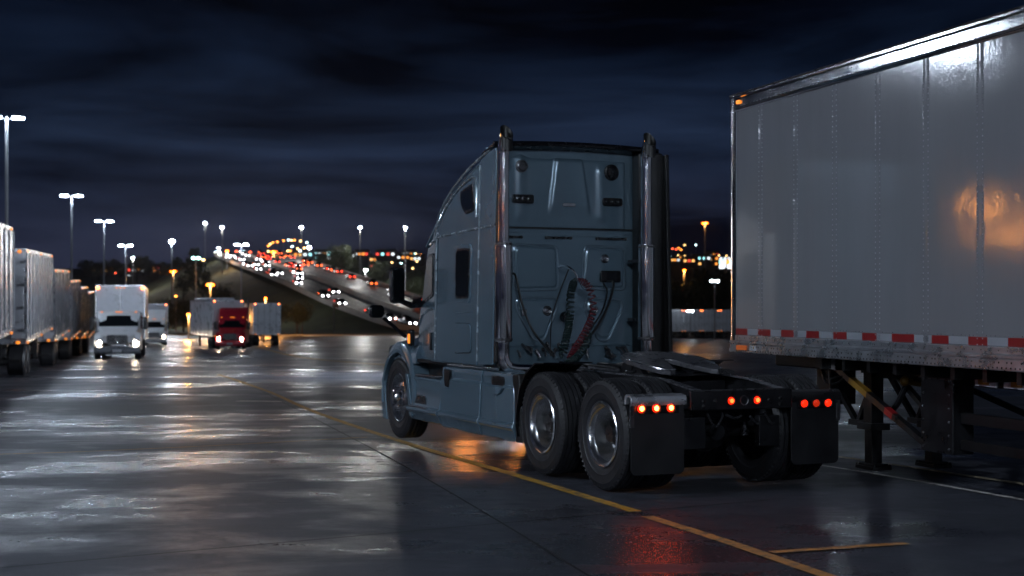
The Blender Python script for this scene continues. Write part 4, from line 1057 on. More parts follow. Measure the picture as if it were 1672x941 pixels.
# ------------------------------------------------------------------ background trucks and trailers
def wheel_small(r=.5, w=.3):
    m = MB(); m.lathe([(.02, w*.3), (r*.3, w*.3), (r*.55, w*.2), (r*.6, w*.5), (r*.9, w*.5), (r, w*.38), (r, -w*.38), (r*.9, -w*.5), (r*.3, -w*.5)], (0, 0, 0), 'y', 24)
    return m
def small_wheels(root, xs, y, dual=True, r=.5):
    src = None
    for x in xs:
        for s in (1, -1):
            if src is None:
                src = wheel_small(r, .55 if dual else .3).build('wheel', M['rubber'], root, loc=(x, y, r)); 
            else:
                c = src.copy(); COL.objects.link(c); c.parent = root; c.location = (x, s*y, r)
                if s < 0: c.rotation_euler = (0, 0, PI)
                continue
            c = src.copy(); COL.objects.link(c); c.parent = root; c.location = (x, -y, r); c.rotation_euler = (0, 0, PI)
    return src
def make_tractor(name, paint, sleeper, H=3.7):
    root = empty(name)
    # cab and sleeper
    prof = [(-.35, 1.2), (-.5, 1.28), (-1.7, 1.56), (-1.9, 1.64), (-2.3, 2.25), (-2.42, 2.38)]
    if sleeper: prof += [(-2.7, 2.58), (-3.1, H-.3), (-3.6, H), (-4.6, H+.05)]
    else: prof += [(-2.7, 2.45), (-4.1, 2.46)]
    rings = []
    for x, z in prof:
        w = float(np.interp(-x, [.3, .6, 1.7, 1.95, 2.4, 3.6], [.78, .86, 1.0, 1.05, 1.12, 1.15])); zb = .85
        r = min(.14, (z-zb)*.4)
        P = [(x, w, zb), (x, w, (z+zb)/2), (x, w-.015, z-r)]+[(x, w-.015-r*(1-math.cos(R(a))), z-r+r*math.sin(R(a))) for a in (22, 45, 68, 90)]
        rings.append(P+[(p[0], -p[1], p[2]) for p in P[::-1]])
    MB().loft(rings).build('cab', paint, root, smooth=45)
    # windscreen follows the raked front
    m = MB()
    for s in (1, -1):
        m.add([(-1.905, 0, 1.68), (-2.275, 0, 2.24), (-2.29, s*1.0, 2.215), (-1.92, s*.98, 1.68)], [(0, 1, 2, 3)])
        m.add([(-2.02, s*1.085, 1.7), (-2.38, s*1.13, 2.2), (-3.0, s*1.155, 2.2), (-3.0, s*1.155, 1.6), (-2.15, s*1.10, 1.6)], [(0, 1, 2, 3, 4)])
    m.build('windscreen', M['glass'], root)
    g = MB().prism(rrect(-.52, .52, .76, 1.24, .1), lambda y, z, t: (t, y, z), -.42, -.27).build('grille', M['chrome'] if sleeper else M['steel_edge'], root, bevel=.02)
    m = MB()
    for k in range(9): m.box(-.268, -.262, -.46, .46, .80+k*.045, .828+k*.045)
    m.build('grille_bars', M['black'], g)
    bm_ = MB().prism(rpoly([(-.1, .28), (-.02, .4), (-.05, .62), (-.3, .7), (-.6, .68), (-.6, .3)], .05), XZ(0), -1.12, 1.12).build('bumper', M['greycar'] if not sleeper else paint, root, bevel=.05)
    MB().box(-.03, .0, -.22, .22, .38, .52).build('number_plate', M['whitedecal'], root)
    MB().box(-.06, .0, -.55, .55, .22, .27).build('front_step', M['alu'], root)
    for s in (1, -1):
        rr = []
        for k in range(13):
            a = R(15*k); c, q = -math.cos(a), math.sin(a)
            rr.append([(-1.15+c*.56, s*.75, .5+q*.58), (-1.15+c*.56, s*1.15, .5+q*.58), (-1.15+c*.75, s*1.13, .52+q*.8), (-1.15+c*.72, s*.75, .55+q*.9)])
        MB().loft(rr).build('fender', paint, root, smooth=50)
        MB().prism(rpoly([(.6, .74), (1.06, .76), (1.08, .98), (.68, 1.02)], .05), lambda y, z, t: (-.42+t-(y-.6)*.35, s*y, z), -.1, .08).build('headlamp_housing', M['gloss_black'], root, bevel=.03)
        h = MB().ball((-.34-.09, s*.86, .86), .05, .11, .09, 14, 8).build('headlight', M['head'], root)
        MB().ball((-.12, s*.86, .54), .05, .09, .06, 10, 6).build('fog_lamp', M['marker_hot'] if s > 0 and not sleeper else M['glass'], root)
        mm = MB().prism(rrect(1.22, 1.42, 1.5, 2.15, .06), lambda y, z, t: (-2.05+t, s*y, z), -.1, .08).build('mirror', M['gloss_black'], root, bevel=.03)
        MB().tube([(-2.1, s*1.1, 1.58), (-2.05, s*1.3, 1.6)], .03, 6).tube([(-2.2, s*1.1, 2.15), (-2.05, s*1.3, 2.08)], .03, 6).build('mirror_arm', M['black'], mm)
        MB().box(-4.3, -1.9, s*1.0 if s > 0 else -1.14, 1.14 if s > 0 else -1.0, .45, .86).build('side_tank', M['grime'] if not sleeper else paint, root, bevel=.05)
    src = None
    for y in (-.85, -.12, 0, .12, .85):
        m = MB().ball((-2.46 if not sleeper else -2.5, y, 2.42 if not sleeper else 2.48), .04, .05, .035, 8, 5)
        m.build('roof_marker', M['amber'], root)
    m = MB()
    for s in (1, -1): m.box(-7.2, -1.0, s*.4-.04, s*.4+.04, .68, .92)
    m.build('chassis', M['black'], root)
    return root
def world_rz(d): return math.atan2(d[1], d[0])
# white box truck coming towards the camera
bt = make_tractor('box_truck', M['white'], False)
MB().box(-12.2, -4.45, -1.27, 1.27, 1.0, 3.86).build('cargo_box', M['whitebox'], bt, bevel=.02)
m = MB(); m.box(-4.45, -4.42, -.008, .008, 1.1, 3.8)
for y in (-1.25, 1.25): m.box(-4.46, -4.42, y-.03, y+.03, 1.0, 3.87)
m.box(-4.46, -4.42, -1.27, 1.27, 3.80, 3.87)
m.build('box_trim', M['alu'], bt)
for s in (1, -1):
    MB().ball((-4.40, s*1.16, 3.72), .05, .10, .08, 10, 6).build('corner_marker', M['marker_hot'], bt)
for y in (-.2, 0, .2): MB().ball((-4.42, y, 3.72), .03, .05, .03, 8, 5).build('top_marker', M['amber'], bt)
# emblem: ring with a rising diagonal bar across the grille
m = MB(); m.obox((-.255, -.42, .8), (-.255, .42, 1.2), .012, .05, up=(1, 0, 0)); m.tube([(-.25, .1*math.cos(R(a)), 1.0+.1*math.sin(R(a))) for a in range(0, 361, 20)], .018, 6); m.build('grille_emblem', M['chrome'], bt)
small_wheels(bt, (-1.15,), .98, False); small_wheels(bt, (-9.2,), .9, True)
hd = Vector((.222, -.975, 0)).normalized()
bt.location = (-19.75, 73.5, zg(73.5)); bt.rotation_euler = (0, R(-1.0), world_rz(hd))
tag(bt, 'white box truck with lit headlights driving toward the camera beside the trailer row', 'truck')

def make_trailer(L, name='cargo_trailer', orange=True, lit=True, doors=True):
    root = empty(name)
    MB().box(-L, 0, -1.27, 1.27, 1.15, 4.0).build('box_shell', M['whitebox'], root, bevel=.02)
    m = MB()
    for y in (-1.25, 1.25):
        for x in (-L, 0): m.box(x-.03, x+.03, y-.035, y+.035, 1.12, 4.02)
        for z in (1.13, 3.97): m.box(-L, 0, y-.03, y+.03, z-.06, z+.05)
    for x in (-L, 0):
        for z in (1.13, 3.97): m.box(x-.025, x+.025, -1.25, 1.25, z-.06, z+.05)
    m.build('frame_rails', M['grime'], root)
    if doors:
        m = MB()
        for y in (-.62, .62): m.box(.0, .035, y-.6, y+.6, 1.24, 3.9)
        d = m.build('rear_door', M['whitebox'], root, bevel=.01)
        m = MB()
        for y in (-.85, -.25, .25, .85):
            m.tube([(.06, y, 1.2), (.06, y, 3.92)], .018, 6)
            m.obox((.07, y, 1.75), (.07, y+.25, 1.75), .03, .03)
        for y in (-1.22, 1.22):
            for z in (1.5, 2.2, 2.9, 3.6): m.box(.03, .06, y-.1, y+.03, z-.04, z+.04)
        m.build('lock_rods', M['pole'], d)
    for s in (1, -1):
        MB().ball((.05, s*1.1, 3.93), .03, .06, .05, 8, 5).build('corner_light', M['marker_hot'] if orange else M['amber'], root)
        MB().ball((.05, s*1.05, 1.12), .03, .07, .05, 8, 5).build('rear_light', M['amber'] if lit else M['taildim'], root)
    m = MB()
    for y in (-.5, .5): m.box(-L+.5, -.1, y-.06, y+.06, .9, 1.1)
    m.box(-.12, -.04, -1.1, 1.1, .48, .58)
    for y in (-.5, .5): m.box(-.14, -.05, y-.05, y+.05, .5, 1.1)
    m.build('underride_guard', M['black'], root)
    small_wheels(root, (-1.3, -2.6), .92, True)
    for y in (-.8, .8): MB().box(-L+2.4, -L+2.6, y-.08, y+.08, .03, 1.1).build('landing_leg', M['black'], root)
    return root
# the row of parked trailers: they stand nose to tail along one line; local +x is the door end, towards the camera
ROWD = Vector((-.242, .97, 0)).normalized()
def row_pt(t): return Vector((-13.9, 41.0, 0))+ROWD*t
side_h = {}
def make_row_trailer(L):
    root = make_trailer(L, 'parked_trailer', orange=False)
    m = MB()
    n = max(3, int(L/1.25))
    for i in range(n):
        x0, x1 = -L+.06+i*(L-.12)/n, -L+.06+(i+1)*(L-.12)/n-.03
        m.box(x0, x1, -1.29, -1.27, 1.25, 3.88)
    m.build('side_sheets', M['doorsheet'], root, bevel=.012)
    m = MB()
    for i in range(n+1):
        x = -L+.06+i*(L-.12)/n-.015
        m.tube([(x, -1.31, 1.2), (x, -1.31, 3.92)], .02, 6)
    m.build('side_bars', M['pole'], root)
    for i in range(3): MB().ball((-L+.6+i*(L-1.2)/2, -1.3, 3.95), .06, .03, .04, 8, 5).build('side_marker', M['amber'], root)
    for i in range(3): MB().ball((-L+.6+i*(L-1.2)/2, -1.3, 1.1), .06, .03, .04, 8, 5).build('side_marker', M['amber'], root)
    return root
row = [(-9.5, 9.5, 'first parked trailer of the row, cut by the left edge of the photo'), (4.6, 13.4, 'parked white trailer second in the row with its bright end wall showing'), (19.4, 11.8, 'parked trailer third in the row with orange reflections on its side'),
       (32.8, 10.8, 'parked grey trailer fourth in the row'), (45.2, 9.6, 'parked white trailer fifth in the row beside the box truck'), (56.5, 9.5, 'parked trailer at the far end of the row')]
for t, L, lab in row:
    p = row_pt(t)
    o = make_row_trailer(L)
    rzq = world_rz(-ROWD); side = Vector((ROWD.y, -ROWD.x, 0))
    # right side sheet (local y = -1.29 faces left when x points to the camera -> mirrored by placing on y=+)
    c = p - side*1.30
    o.location = (c.x, c.y, zg(c.y+4)+.0); o.rotation_euler = (0, R(1.05), rzq)
    for ch in o.children:
        if ch.name.startswith(('side_sheets', 'side_bars', 'side_marker')): ch.scale = (1, -1, 1)
    tag(o, lab, 'trailer', 'trailers parked in a row')
# white semi farther back
ws_ = make_tractor('semi_truck', M['white'], True, 3.3); ws_.location = (-33.6, 138, zg(138)); hd = Vector((.23, -.97, 0)); ws_.rotation_euler = (0, 0, world_rz(hd))
small_wheels(ws_, (-1.15,), .98, False); small_wheels(ws_, (-5.9, -7.2), .9)
tag(ws_, 'white semi tractor half hidden behind the box truck with one headlight lit', 'truck')
tt = make_trailer(12.5, doors=False); tt.location = Vector((-33.6, 138, zg(145)))-hd.normalized()*5.2; tt.rotation_euler = ws_.rotation_euler; tag(tt, 'white trailer coupled behind the white semi tractor', 'trailer')
# red semi
rs = make_tractor('semi_truck', M['red'], True, 3.2); rs.location = (-21.9, 114, zg(114)); hd = Vector((.10, -.995, 0)); rs.rotation_euler = (0, 0, world_rz(hd))
small_wheels(rs, (-1.15,), .98, False); small_wheels(rs, (-5.9, -7.2), .9)
for s in (1, -1): MB().tube([(-4.75, s*1.05, 1.0), (-4.75, s*1.05, 3.9)], .07, 10).build('exhaust_stack', M['chrome'], rs)
tag(rs, 'red semi tractor with lit headlights facing the camera', 'truck')
hd2 = Vector((.34, -.94, 0)); rt_ = make_trailer(13, doors=False); rt_.location = (-22.9, 118.6, zg(124)); rt_.rotation_euler = (0, 0, world_rz(hd2)); tag(rt_, 'white box trailer coupled behind the red tractor', 'trailer')
m = MB().box(-12.6, -3.0, -1.0, 1.0, 4.0, 4.22).build('roof_hump', M['whitebox'], rt_, bevel=.08)
# trailer standing beside it with its doors to the camera
st_ = make_trailer(13); st_.location = (-23.0, 138, zg(140)); st_.rotation_euler = (0, 0, world_rz(Vector((.27, -.96, 0)))); tag(st_, 'parked white trailer with closed rear doors right of the red truck', 'trailer')
for k, (u, lab) in enumerate(((1072, 'white trailer half hidden behind the blue tractor fairing'), (1101, 'far white trailer next to the fairing of the blue truck'), (1131, 'far white trailer behind the low white lamp'), (1160, 'far white trailer behind the white lamp pole'), (1190, 'far white trailer next to the corner post of the grey trailer'), (1220, 'far white trailer hidden behind the grey trailer corner'))):
    o = make_trailer(12) if k == 0 else copy_tree(far_t)
    far_t = o; o.location = ((u-836)/2400*204, 204, zg(204)-.1); o.rotation_euler = (0, 0, R(-90)); tag(o, lab, 'trailer', 'white trailers parked across the lot')

# ------------------------------------------------------------------ traffic
def make_car(kind):
    root = empty('car'); L = 4.5 if kind != 'suv' else 4.8; H = 1.45 if kind != 'suv' else 1.8
    pr = [(-L/2, .55, .75), (-L/2+.1, .85, .82), (-L/2+.9, .95, .86), (-.9, 1.0, .88), (L/2-1.3, .98, .88), (L/2-.2, .78, .84), (L/2, .55, .76)]
    rings = []
    for x, z, w in pr: rings.append([(x, w, .25), (x, w, z*.75), (x, w*.9, z), (x, -w*.9, z), (x, -w, z*.75), (x, -w, .25)])
    b = MB(); b.loft(rings)
    b.build('body', M['greycar'] if kind != 'white' else M['white'], root, bevel=.05)
    cab = []
    for x, z in ((-L/2+.4, .95), (-L/2+1.1, H-.05), (-.2, H), (.35, H-.05), (1.1, .95)):
        w = .85-(z-.95)*.3; cab.append([(x, w, .9), (x, w, z), (x, -w, z), (x, -w, .9)])
    MB().loft(cab).build('cabin', M['glass'], root, bevel=.04)
    m = MB()
    for x in (-L/2+.85, L/2-.95):
        for y in (-.78, .78): m.lathe([(.02, .1), (.32, .1), (.34, .05), (.34, -.05), (.32, -.1), (.02, -.1)], (x, y, .34), 'y', 16)
    m.build('running_gear', M['rubber'], root)
    for s in (1, -1):
        MB().ball((L/2-.08, s*.62, .64), .10, .20, .16, 10, 6).build('headlight', M['carhead'], root)
        MB().ball((-L/2+.04, s*.62, .8), .08, .24, .12, 10, 6).build('tail_light', M['cartail'] if kind != 'suv' else M['cartail2'], root)
    return root
protos = [make_car('sedan'), make_car('suv'), make_car('white')]
used = [False]*3
def put_car(i, f, kind, away, label, group):
    C = ratz(f); i = min(max(1, int(i)), len(C)-2); p = C[i]; d = Vector(C[i+1])-Vector(C[i-1])
    if not away: d = -d
    o = protos[kind] if not used[kind] else copy_tree(protos[kind]); used[kind] = True
    o.location = (p[0], p[1], p[2]+.02)
    pitch = -math.asin(d.z/d.length); o.rotation_euler = (0, pitch, world_rz(d)); tag(o, label, 'car', group)
rnd = random.Random(11)
GI = 'oncoming cars with white headlights'; GO = 'cars driving away with red tail lights'
near = [(77, .10, 0, 'dark car with orange-tinted headlights in the lowest lane of the highway, ahead of two others'), (72.5, .13, 2, 'car with bright white headlights in the middle of the three lowest on the highway'), (67, .17, 1, 'car with white headlights lowest on the highway beside the truck mirror'),
        (90, .06, 0, 'oncoming car above the round tree'), (99, .08, 1, 'oncoming car in the outer lane halfway up the highway'), (103, .27, 0, 'oncoming car with dark body in the second lane halfway up the highway'),
        (112, .10, 2, 'oncoming car below the dense headlights, in the outer lane'), (118, .25, 0, 'oncoming car with twin round headlights below the dense traffic')]
for i, f, k, lab in near: put_car(i, f, k, False, lab, GI)
for k in range(30):
    i = 122+rnd.random()**.9*54; f = rnd.choice((.06, .17, .28, .39))
    put_car(i, f, rnd.randrange(3), False, 'oncoming car with white headlights in the dense traffic near the highway crest', GI)
outs = [(62, .88), (74, .9), (82, .88), (88, .76), (93, .92), (99, .78), (104, .9), (112, .9), (120, .88), (127, .92)]
for i, f in outs: put_car(i, f, rnd.choice((0, 1)), True, 'car with red tail lights spaced along the far lane of the highway below the crest', GO)
for k in range(26):
    i = 126+rnd.random()*44; f = rnd.choice((.52, .64, .76, .9))
    put_car(i, f, rnd.choice((0, 1)), True, 'car with red tail lights in the dense traffic climbing to the highway crest', GO)

# ------------------------------------------------------------------ far street lights, buildings, sign
wins = {'warm': emit('window_warm', (1, .5, .14), 2.2), 'amber': emit('window_amber', (1, .33, .05), 2.2), 'white': emit('window_white', (.85, .95, 1), 2.2), 'cyan': emit('window_cyan', (.4, .95, 1), 2.4), 'red': emit('window_red', (1, .08, .05), 1.8)}
def far_lamp(u, v, d, mt, r=.8):
    return mast(u, v, d, mt, (0,), 'distant street light glowing in the town on the horizon', 'street lights of the distant town', 'street_lamp', .12, r)
protoF = {}
def far_lamp2(u, v, d, key, r, label='distant street light glowing in the town on the horizon', group='street lights of the distant town'):
    x, y, z = at_px(u, v, d); g = tz(x, y)
    H = 7.0
    if key not in protoF:
        o = make_mast(H, M[key], (0,), 'street_lamp', .12, .48); protoF[key] = o
    else: o = copy_tree(protoF[key])
    s = 1.0
    o.location = (x, y, z-H); tag(o, label, 'lamp', group); return o
M['redfar'] = emit('red_street', (1, .1, .04), 12); M['coolfar'] = emit('cool_street', (.62, .92, 1), 12)
arc = [(438, 401.5, 'sodfar'), (441, 398.5, 'warmfar'), (445.5, 396, 'sodfar'), (453, 395, 'sodfar'), (463, 393, 'sodfar'), (471, 392, 'coolfar'), (476, 392, 'warmfar'), (481, 392, 'sodfar'), (490.5, 393.5, 'warmfar'), (501, 396, 'coolfar')]
for u, v, k in arc: far_lamp2(u, v, 760, k, .8, 'yellow street light in the curved arc above the highway crest', 'arc of street lights above the crest')
rnd = random.Random(5)
lst = []
for u in (155, 162, 176, 189, 196, 205, 214, 222, 233, 243, 251, 262, 270, 297, 309): lst.append((u+rnd.uniform(-2, 2), 443.5+rnd.uniform(-2.5, 3), 1050, rnd.choice(('sodfar', 'sodfar', 'warmfar', 'redfar'))))
for u in range(352, 480, 11): lst.append((u+rnd.uniform(-2, 2), 412+rnd.uniform(-3, 4), 700, rnd.choice(('coolfar', 'warmfar', 'sodfar', 'redfar'))))
for u in range(508, 692, 10): lst.append((u+rnd.uniform(-3, 3), 415+rnd.uniform(-4, 7), 1150, rnd.choice(('sodfar', 'sodfar', 'warmfar', 'coolfar', 'redfar'))))
for u in (512, 530, 551, 640, 655, 674, 681): lst.append((u, 428+rnd.uniform(-2, 12), 850, rnd.choice(('sodfar', 'warmfar', 'coolfar'))))
for u in (470, 477, 486, 490, 497): lst.append((u, 405+rnd.uniform(-3, 8), 720, rnd.choice(('sodfar', 'coolfar', 'warmfar'))))
for u in range(704, 1090, 22): lst.append((u+rnd.uniform(-3, 3), 417+rnd.uniform(-5, 8), 1100, rnd.choice(('coolfar', 'warmfar', 'sodfar', 'sodfar'))))
for u in range(1094, 1192, 13): lst.append((u+rnd.uniform(-2, 2), 418+rnd.uniform(-3, 4), 1100, rnd.choice(('coolfar', 'coolfar', 'warmfar', 'sodfar'))))
for u, v, k in ((1098, 406, 'redfar'), (1104, 407, 'redfar'), (1108, 405, 'sodfar'), (1112, 408, 'sodfar'), (1118, 400, 'warmfar'), (1136, 400, 'coolfar'), (1147, 441, 'sodfar'), (1175, 443, 'sodfar')): lst.append((u, v, 1000, k))
for u, v, d, k in lst: far_lamp2(u, v, d, k, .8)
# town buildings with a few lit windows each
def make_building(w, dp, h, cols, rn):
    root = empty('building')
    wl = MB().box(-w/2, w/2, 0, dp, -6, h).build('wall', M['building'], root)
    MB().box(-w/2-.2, w/2+.2, -.2, dp+.2, h, h+.7).build('roof', M['building'], root)
    n = len(cols)
    for i, c in enumerate(cols):
        x = -w/2+(i % 4+.5)*w/4+rn.uniform(-.3, .3); z = h-2.6-(i//4)*4
        o = MB().box(x-.85, x+.85, -.12, -.02, z-.7, z+.7).build('window', wins[c], root)
    return root
bl = 0
kinds = ['pale office block', 'low warehouse', 'flat-roofed store', 'brick apartment block']
rnd = random.Random(21)
for u in list(range(512, 690, 13))+[1100, 1113, 1128, 1146, 1163, 1180]+[162, 192, 222, 252, 300]+[478, 494]:
    d = rnd.uniform(900, 1250); x = (u-836)/2400*d; g = tz(x, d)
    w = rnd.uniform(9, 14); top = {True: 412, False: 441}[u > 400]+rnd.uniform(-4, 8); h = max(6, EYE-(top-497)/2400*d-g)
    cols = [rnd.choice(('warm', 'amber', 'amber', 'white', 'cyan', 'red')) for _ in range(rnd.choice((3, 4, 5, 6)))]
    o = make_building(w, 12, h, cols, rnd); o.location = (x, d, g)
    tag(o, 'dark flat-roofed building with a few lit windows in the distant town', 'building', 'buildings of the distant town')
# lit sign beside the highway
sg = empty('billboard'); x, y, z = at_px(545, 417.5, 520); g = tz(x, y); sg.location = (x, y, g)
MB().tube([(0, 0, -1), (0, 0, z-g)], .28, 8).build('post', M['pole'], sg)
m = MB(); m.box(-2.4, 2.4, -.1, .15, z-g-1.4, z-g+1.4); bd = m.build('board', M['pole'], sg)
for a, b, c, e, k in ((-2.3, -.2, -.1, 1.3, 'cyan'), (-.1, 1.0, .0, 1.2, 'amber'), (1.1, 2.3, .2, 1.3, 'cyan'), (-2.3, -.4, -1.3, -.2, 'white'), (-.3, 2.3, -1.3, -.1, 'white')):
    MB().box(a, b, -.14, -.1, z-g+c, z-g+e).build('lit_panel', wins[k], bd)
tag(sg, 'bright cyan and white lit billboard on a post beyond the highway', 'billboard')
s2 = copy_tree(sg); x, y, z2 = at_px(1186, 431.5, 430); s2.location = (x, y, z2-(z-g)); s2.scale = (.9, 1, 1); tag(s2, 'lit white sign partly hidden by the corner post of the grey trailer', 'billboard')

# ------------------------------------------------------------------ trees
def make_tree(seed, H, W, stems=1, n=1500, leaf=.22):
    rn = random.Random(seed); root = empty('tree'); m = MB()
    tips = []
    for s in range(stems):
        bx = (s-(stems-1)/2)*.8; top = Vector((bx*1.6+rn.uniform(-.2, .2), rn.uniform(-.2, .2), H*.55))
        m.tube(spl([(bx, 0, -.3), (bx*1.1, .05, H*.2), tuple(top)], 6), [max(.05, H*.032*(1-i/15)) for i in range(13)], 8)
        for k in range(6):
            a = rn.uniform(0, 2*PI); z0 = H*rn.uniform(.22, .5)
            e = Vector((bx+math.cos(a)*W*.33*rn.uniform(.6, 1.1), math.sin(a)*W*.33, z0+H*rn.uniform(.15, .33)))
            m.tube(spl([(bx, 0, z0), (bx+math.cos(a)*W*.12, math.sin(a)*W*.12, z0+H*.1), tuple(e)], 4), [H*.016]*5+[H*.006]*4, 5); tips.append(e)
    m.build('trunk', M['bark'], root)
    blobs = [(t, rn.uniform(.16, .26)*W) for t in tips]
    for k in range(9):
        a = rn.uniform(0, 2*PI); r = W*.3*math.sqrt(rn.random()); z = H*rn.uniform(.45, .86)
        blobs.append((Vector((r*math.cos(a), r*math.sin(a), z)), W*rn.uniform(.12, .22)))
    c = MB()
    for k in range(n):
        b, r = rn.choice(blobs); v = Vector((rn.gauss(0, 1), rn.gauss(0, 1), rn.gauss(0, .8))).normalized()*r*(rn.random()**.4)
        p = b+v; p.z = max(p.z, H*.18); u = Vector((rn.gauss(0, 1), rn.gauss(0, 1), rn.gauss(0, 1))).normalized(); w_ = u.orthogonal().normalized(); q = u.cross(w_)
        s = leaf*rn.uniform(.6, 1.3)
        c.add([p-w_*s*.5, p+q*s*.35, p+w_*s*.6, p-q*s*.35], [(0, 1, 2, 3)])
    c.build('crown', M['leaf'], root, smooth=0)
    return root
tr = make_tree(1, 5.6, 5.4, 2, 2200, .26); x, y, _ = at_px(489, 545, 240); tr.location = (x, y, tz(x, y)); tag(tr, 'round dark tree with two trunks on the grass behind the parked trailers', 'tree')
tv = [make_tree(2, 7, 7, 1, 1500, .38), make_tree(3, 5, 8, 3, 1500, .36), make_tree(4, 10, 8, 1, 1800, .45)]
usedt = [False]*3
def put_tree(u, d, k, s, lab, grp):
    x = (u-836)/2400*d; o = tv[k] if not usedt[k] else copy_tree(tv[k]); usedt[k] = True
    o.location = (x, d, ground_at(x, d)-.1); o.rotation_euler = (0, 0, rnd.uniform(0, 6)); o.scale = (s, s, s); tag(o, lab, 'tree', grp)
for u, d, k, s in ((262, 250, 1, 1), (300, 262, 0, .9), (322, 258, 1, .8), (372, 256, 0, .8), (392, 268, 1, .9), (424, 262, 1, .7), (455, 252, 0, .75), (410, 300, 0, .7), (345, 330, 1, 1.1), (330, 400, 2, 1), (352, 380, 1, 1.2), (300, 420, 2, .9), (280, 380, 1, 1.2), (318, 450, 2, 1.1)):
    put_tree(u, d, k, s, 'dark scrubby tree on the slope between the lot and the highway', 'trees on the highway slope')
for j in range(34):
    put_tree(1085+j*7.5 % 125+rnd.uniform(-5, 5), rnd.uniform(300, 420) if j % 2 else rnd.uniform(240, 300), rnd.choice((0, 2, 2)), rnd.uniform(.8, 1.25), 'dark tree in the belt behind the far white trailers', 'trees behind the far trailers')
for j in range(30):
    u = 520+j*6+rnd.uniform(-4, 4); put_tree(u, rnd.uniform(440, 620), rnd.choice((0, 1, 2)), rnd.uniform(.8, 1.3), 'dark tree in the low land beyond the highway', 'trees beyond the highway')
for j in range(24):
    put_tree(700+j*16+rnd.uniform(-5, 5), rnd.uniform(340, 560), rnd.choice((0, 1, 2)), rnd.uniform(.8, 1.3), 'dark tree in the low land hidden behind the blue truck', 'trees behind the blue truck')
for j in range(26):
    put_tree(140+j*7+rnd.uniform(-4, 4), rnd.uniform(700, 1000), rnd.choice((0, 2)), rnd.uniform(.9, 1.4), 'dark tree on the hill line under the town lights', 'trees on the hill line')
# roadside sign post by the bank
rp = empty('sign_post'); x, y, z = at_px(545, 527, 262); g = tz(x, y); rp.location = (x, y, g); MB().tube([(0, 0, -.2), (0, 0, 5.2)], .1, 8).build('post', M['pole'], rp); MB().box(-.2, .9, -.03, .03, 4.4, 5.2).build('plate', M['steel'], rp); tag(rp, 'thin dark post with a small plate on the grass below the highway', 'sign')

# ------------------------------------------------------------------ sky
w = bpy.data.worlds.new('World'); scene.world = w; w.use_nodes = True; N = w.node_tree.nodes; L = w.node_tree.links
bg = N['Background']; bg.inputs['Strength'].default_value = 1
tc = N.new('ShaderNodeTexCoord'); sep = N.new('ShaderNodeSeparateXYZ'); L.new(tc.outputs['Generated'], sep.inputs[0])
cr = N.new('ShaderNodeValToRGB'); L.new(sep.outputs['Z'], cr.inputs[0]); E_ = cr.color_ramp.elements
E_[0].position = 0; E_[0].color = (.0062, .0074, .0165, 1); E_[1].position = 1; E_[1].color = (.0006, .001, .003, 1)
for p, c in ((.05, (.0062, .0084, .0195)), (.105, (.0044, .0082, .0205)), (.16, (.0017, .0038, .0108)), (.205, (.0006, .0013, .0043))):
    e = E_.new(p); e.color = (*c, 1)
mp = N.new('ShaderNodeMapping'); mp.inputs['Scale'].default_value = (1.5, 1.5, 9); mp.inputs['Rotation'].default_value = (0, R(-2.5), 0); L.new(tc.outputs['Generated'], mp.inputs['Vector'])
n1 = N.new('ShaderNodeTexNoise'); n1.inputs['Scale'].default_value = 1.7; n1.inputs['Detail'].default_value = 9; n1.inputs['Roughness'].default_value = .58; n1.inputs['Distortion'].default_value = .5; L.new(mp.outputs[0], n1.inputs['Vector'])
r1 = N.new('ShaderNodeValToRGB'); L.new(n1.outputs['Fac'], r1.inputs[0]); r1.color_ramp.elements[0].position = .40; r1.color_ramp.elements[0].color = (.22, .24, .3, 1); r1.color_ramp.elements[1].position = .62; r1.color_ramp.elements[1].color = (3.4, 3.2, 2.8, 1)
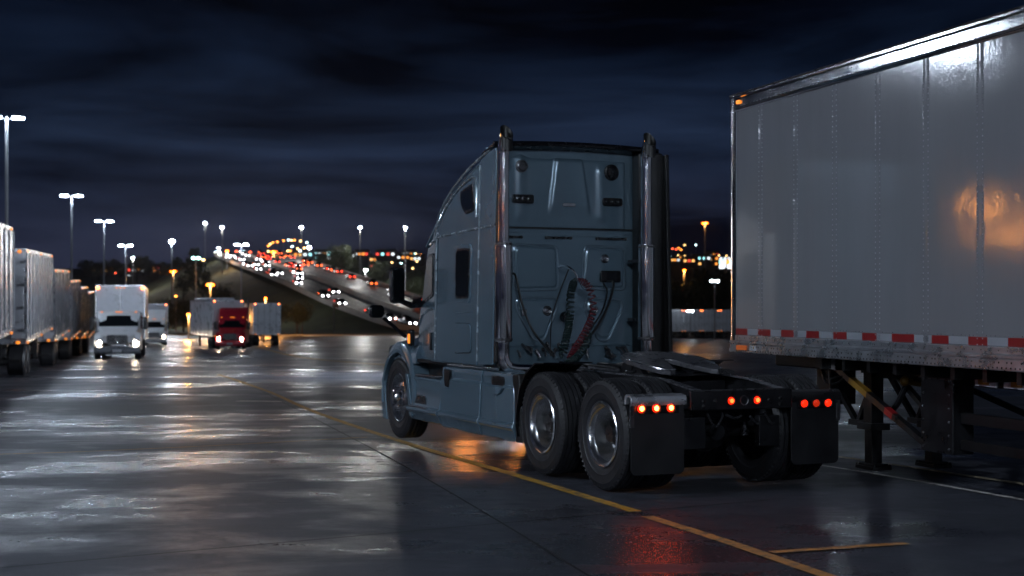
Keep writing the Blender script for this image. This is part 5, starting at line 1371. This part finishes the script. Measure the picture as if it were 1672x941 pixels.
mx = N.new('ShaderNodeMix'); mx.data_type = 'RGBA'; mx.blend_type = 'MULTIPLY'; mx.inputs[0].default_value = 1; L.new(cr.outputs[0], mx.inputs[6]); L.new(r1.outputs[0], mx.inputs[7])
sky = N.new('ShaderNodeTexSky'); sky.sky_type = 'NISHITA'; sky.sun_disc = False; sky.sun_elevation = R(-7); sky.sun_rotation = R(200)
sc_ = N.new('ShaderNodeMix'); sc_.data_type = 'RGBA'; sc_.blend_type = 'ADD'; sc_.inputs[0].default_value = .02; L.new(mx.outputs[2], sc_.inputs[6]); L.new(sky.outputs[0], sc_.inputs[7])
L.new(sc_.outputs[2], bg.inputs['Color'])

# ------------------------------------------------------------------ night haze
hz = bpy.data.materials.new('haze'); hz.use_nodes = True; N = hz.node_tree.nodes; N.remove(N['Principled BSDF'])
pv = N.new('ShaderNodeVolumePrincipled'); pv.inputs['Color'].default_value = (.8, .85, 1, 1); pv.inputs['Density'].default_value = .00004; pv.inputs['Anisotropy'].default_value = .75
hz.node_tree.links.new(pv.outputs[0], N['Material Output'].inputs['Volume'])
tag(MB().box(-2100, 2100, -140, 2700, -60, 110).build('haze', hz, smooth=0), kind='stuff')

# ------------------------------------------------------------------ camera
cam = bpy.data.cameras.new('camera'); co = bpy.data.objects.new('camera', cam); COL.objects.link(co); scene.camera = co
cam.sensor_width = 36; cam.lens = 2400/1672*36; cam.shift_y = (497-470.5)/1672; cam.clip_end = 6000; cam.clip_start = .1
co.location = (0, 0, EYE); co.rotation_euler = (R(90), 0, 0)
cam.dof.use_dof = True; cam.dof.focus_distance = 13.8; cam.dof.aperture_fstop = 2.1; cam.dof.aperture_blades = 0
vs_ = scene.view_settings; vs_.view_transform = 'Standard'; vs_.look = 'None'; vs_.exposure = 0; vs_.gamma = 1; vs_.use_curve_mapping = False
cy = scene.cycles; cy.use_denoising = True; cy.max_bounces = 6; cy.diffuse_bounces = 3; cy.glossy_bounces = 4; cy.transmission_bounces = 2; cy.sample_clamp_indirect = 4; cy.caustics_reflective = False; cy.caustics_refractive = False
try: cy.denoiser = 'OPENIMAGEDENOISE'; cy.denoising_input_passes = 'RGB_ALBEDO_NORMAL'; cy.use_light_tree = True
except Exception: pass
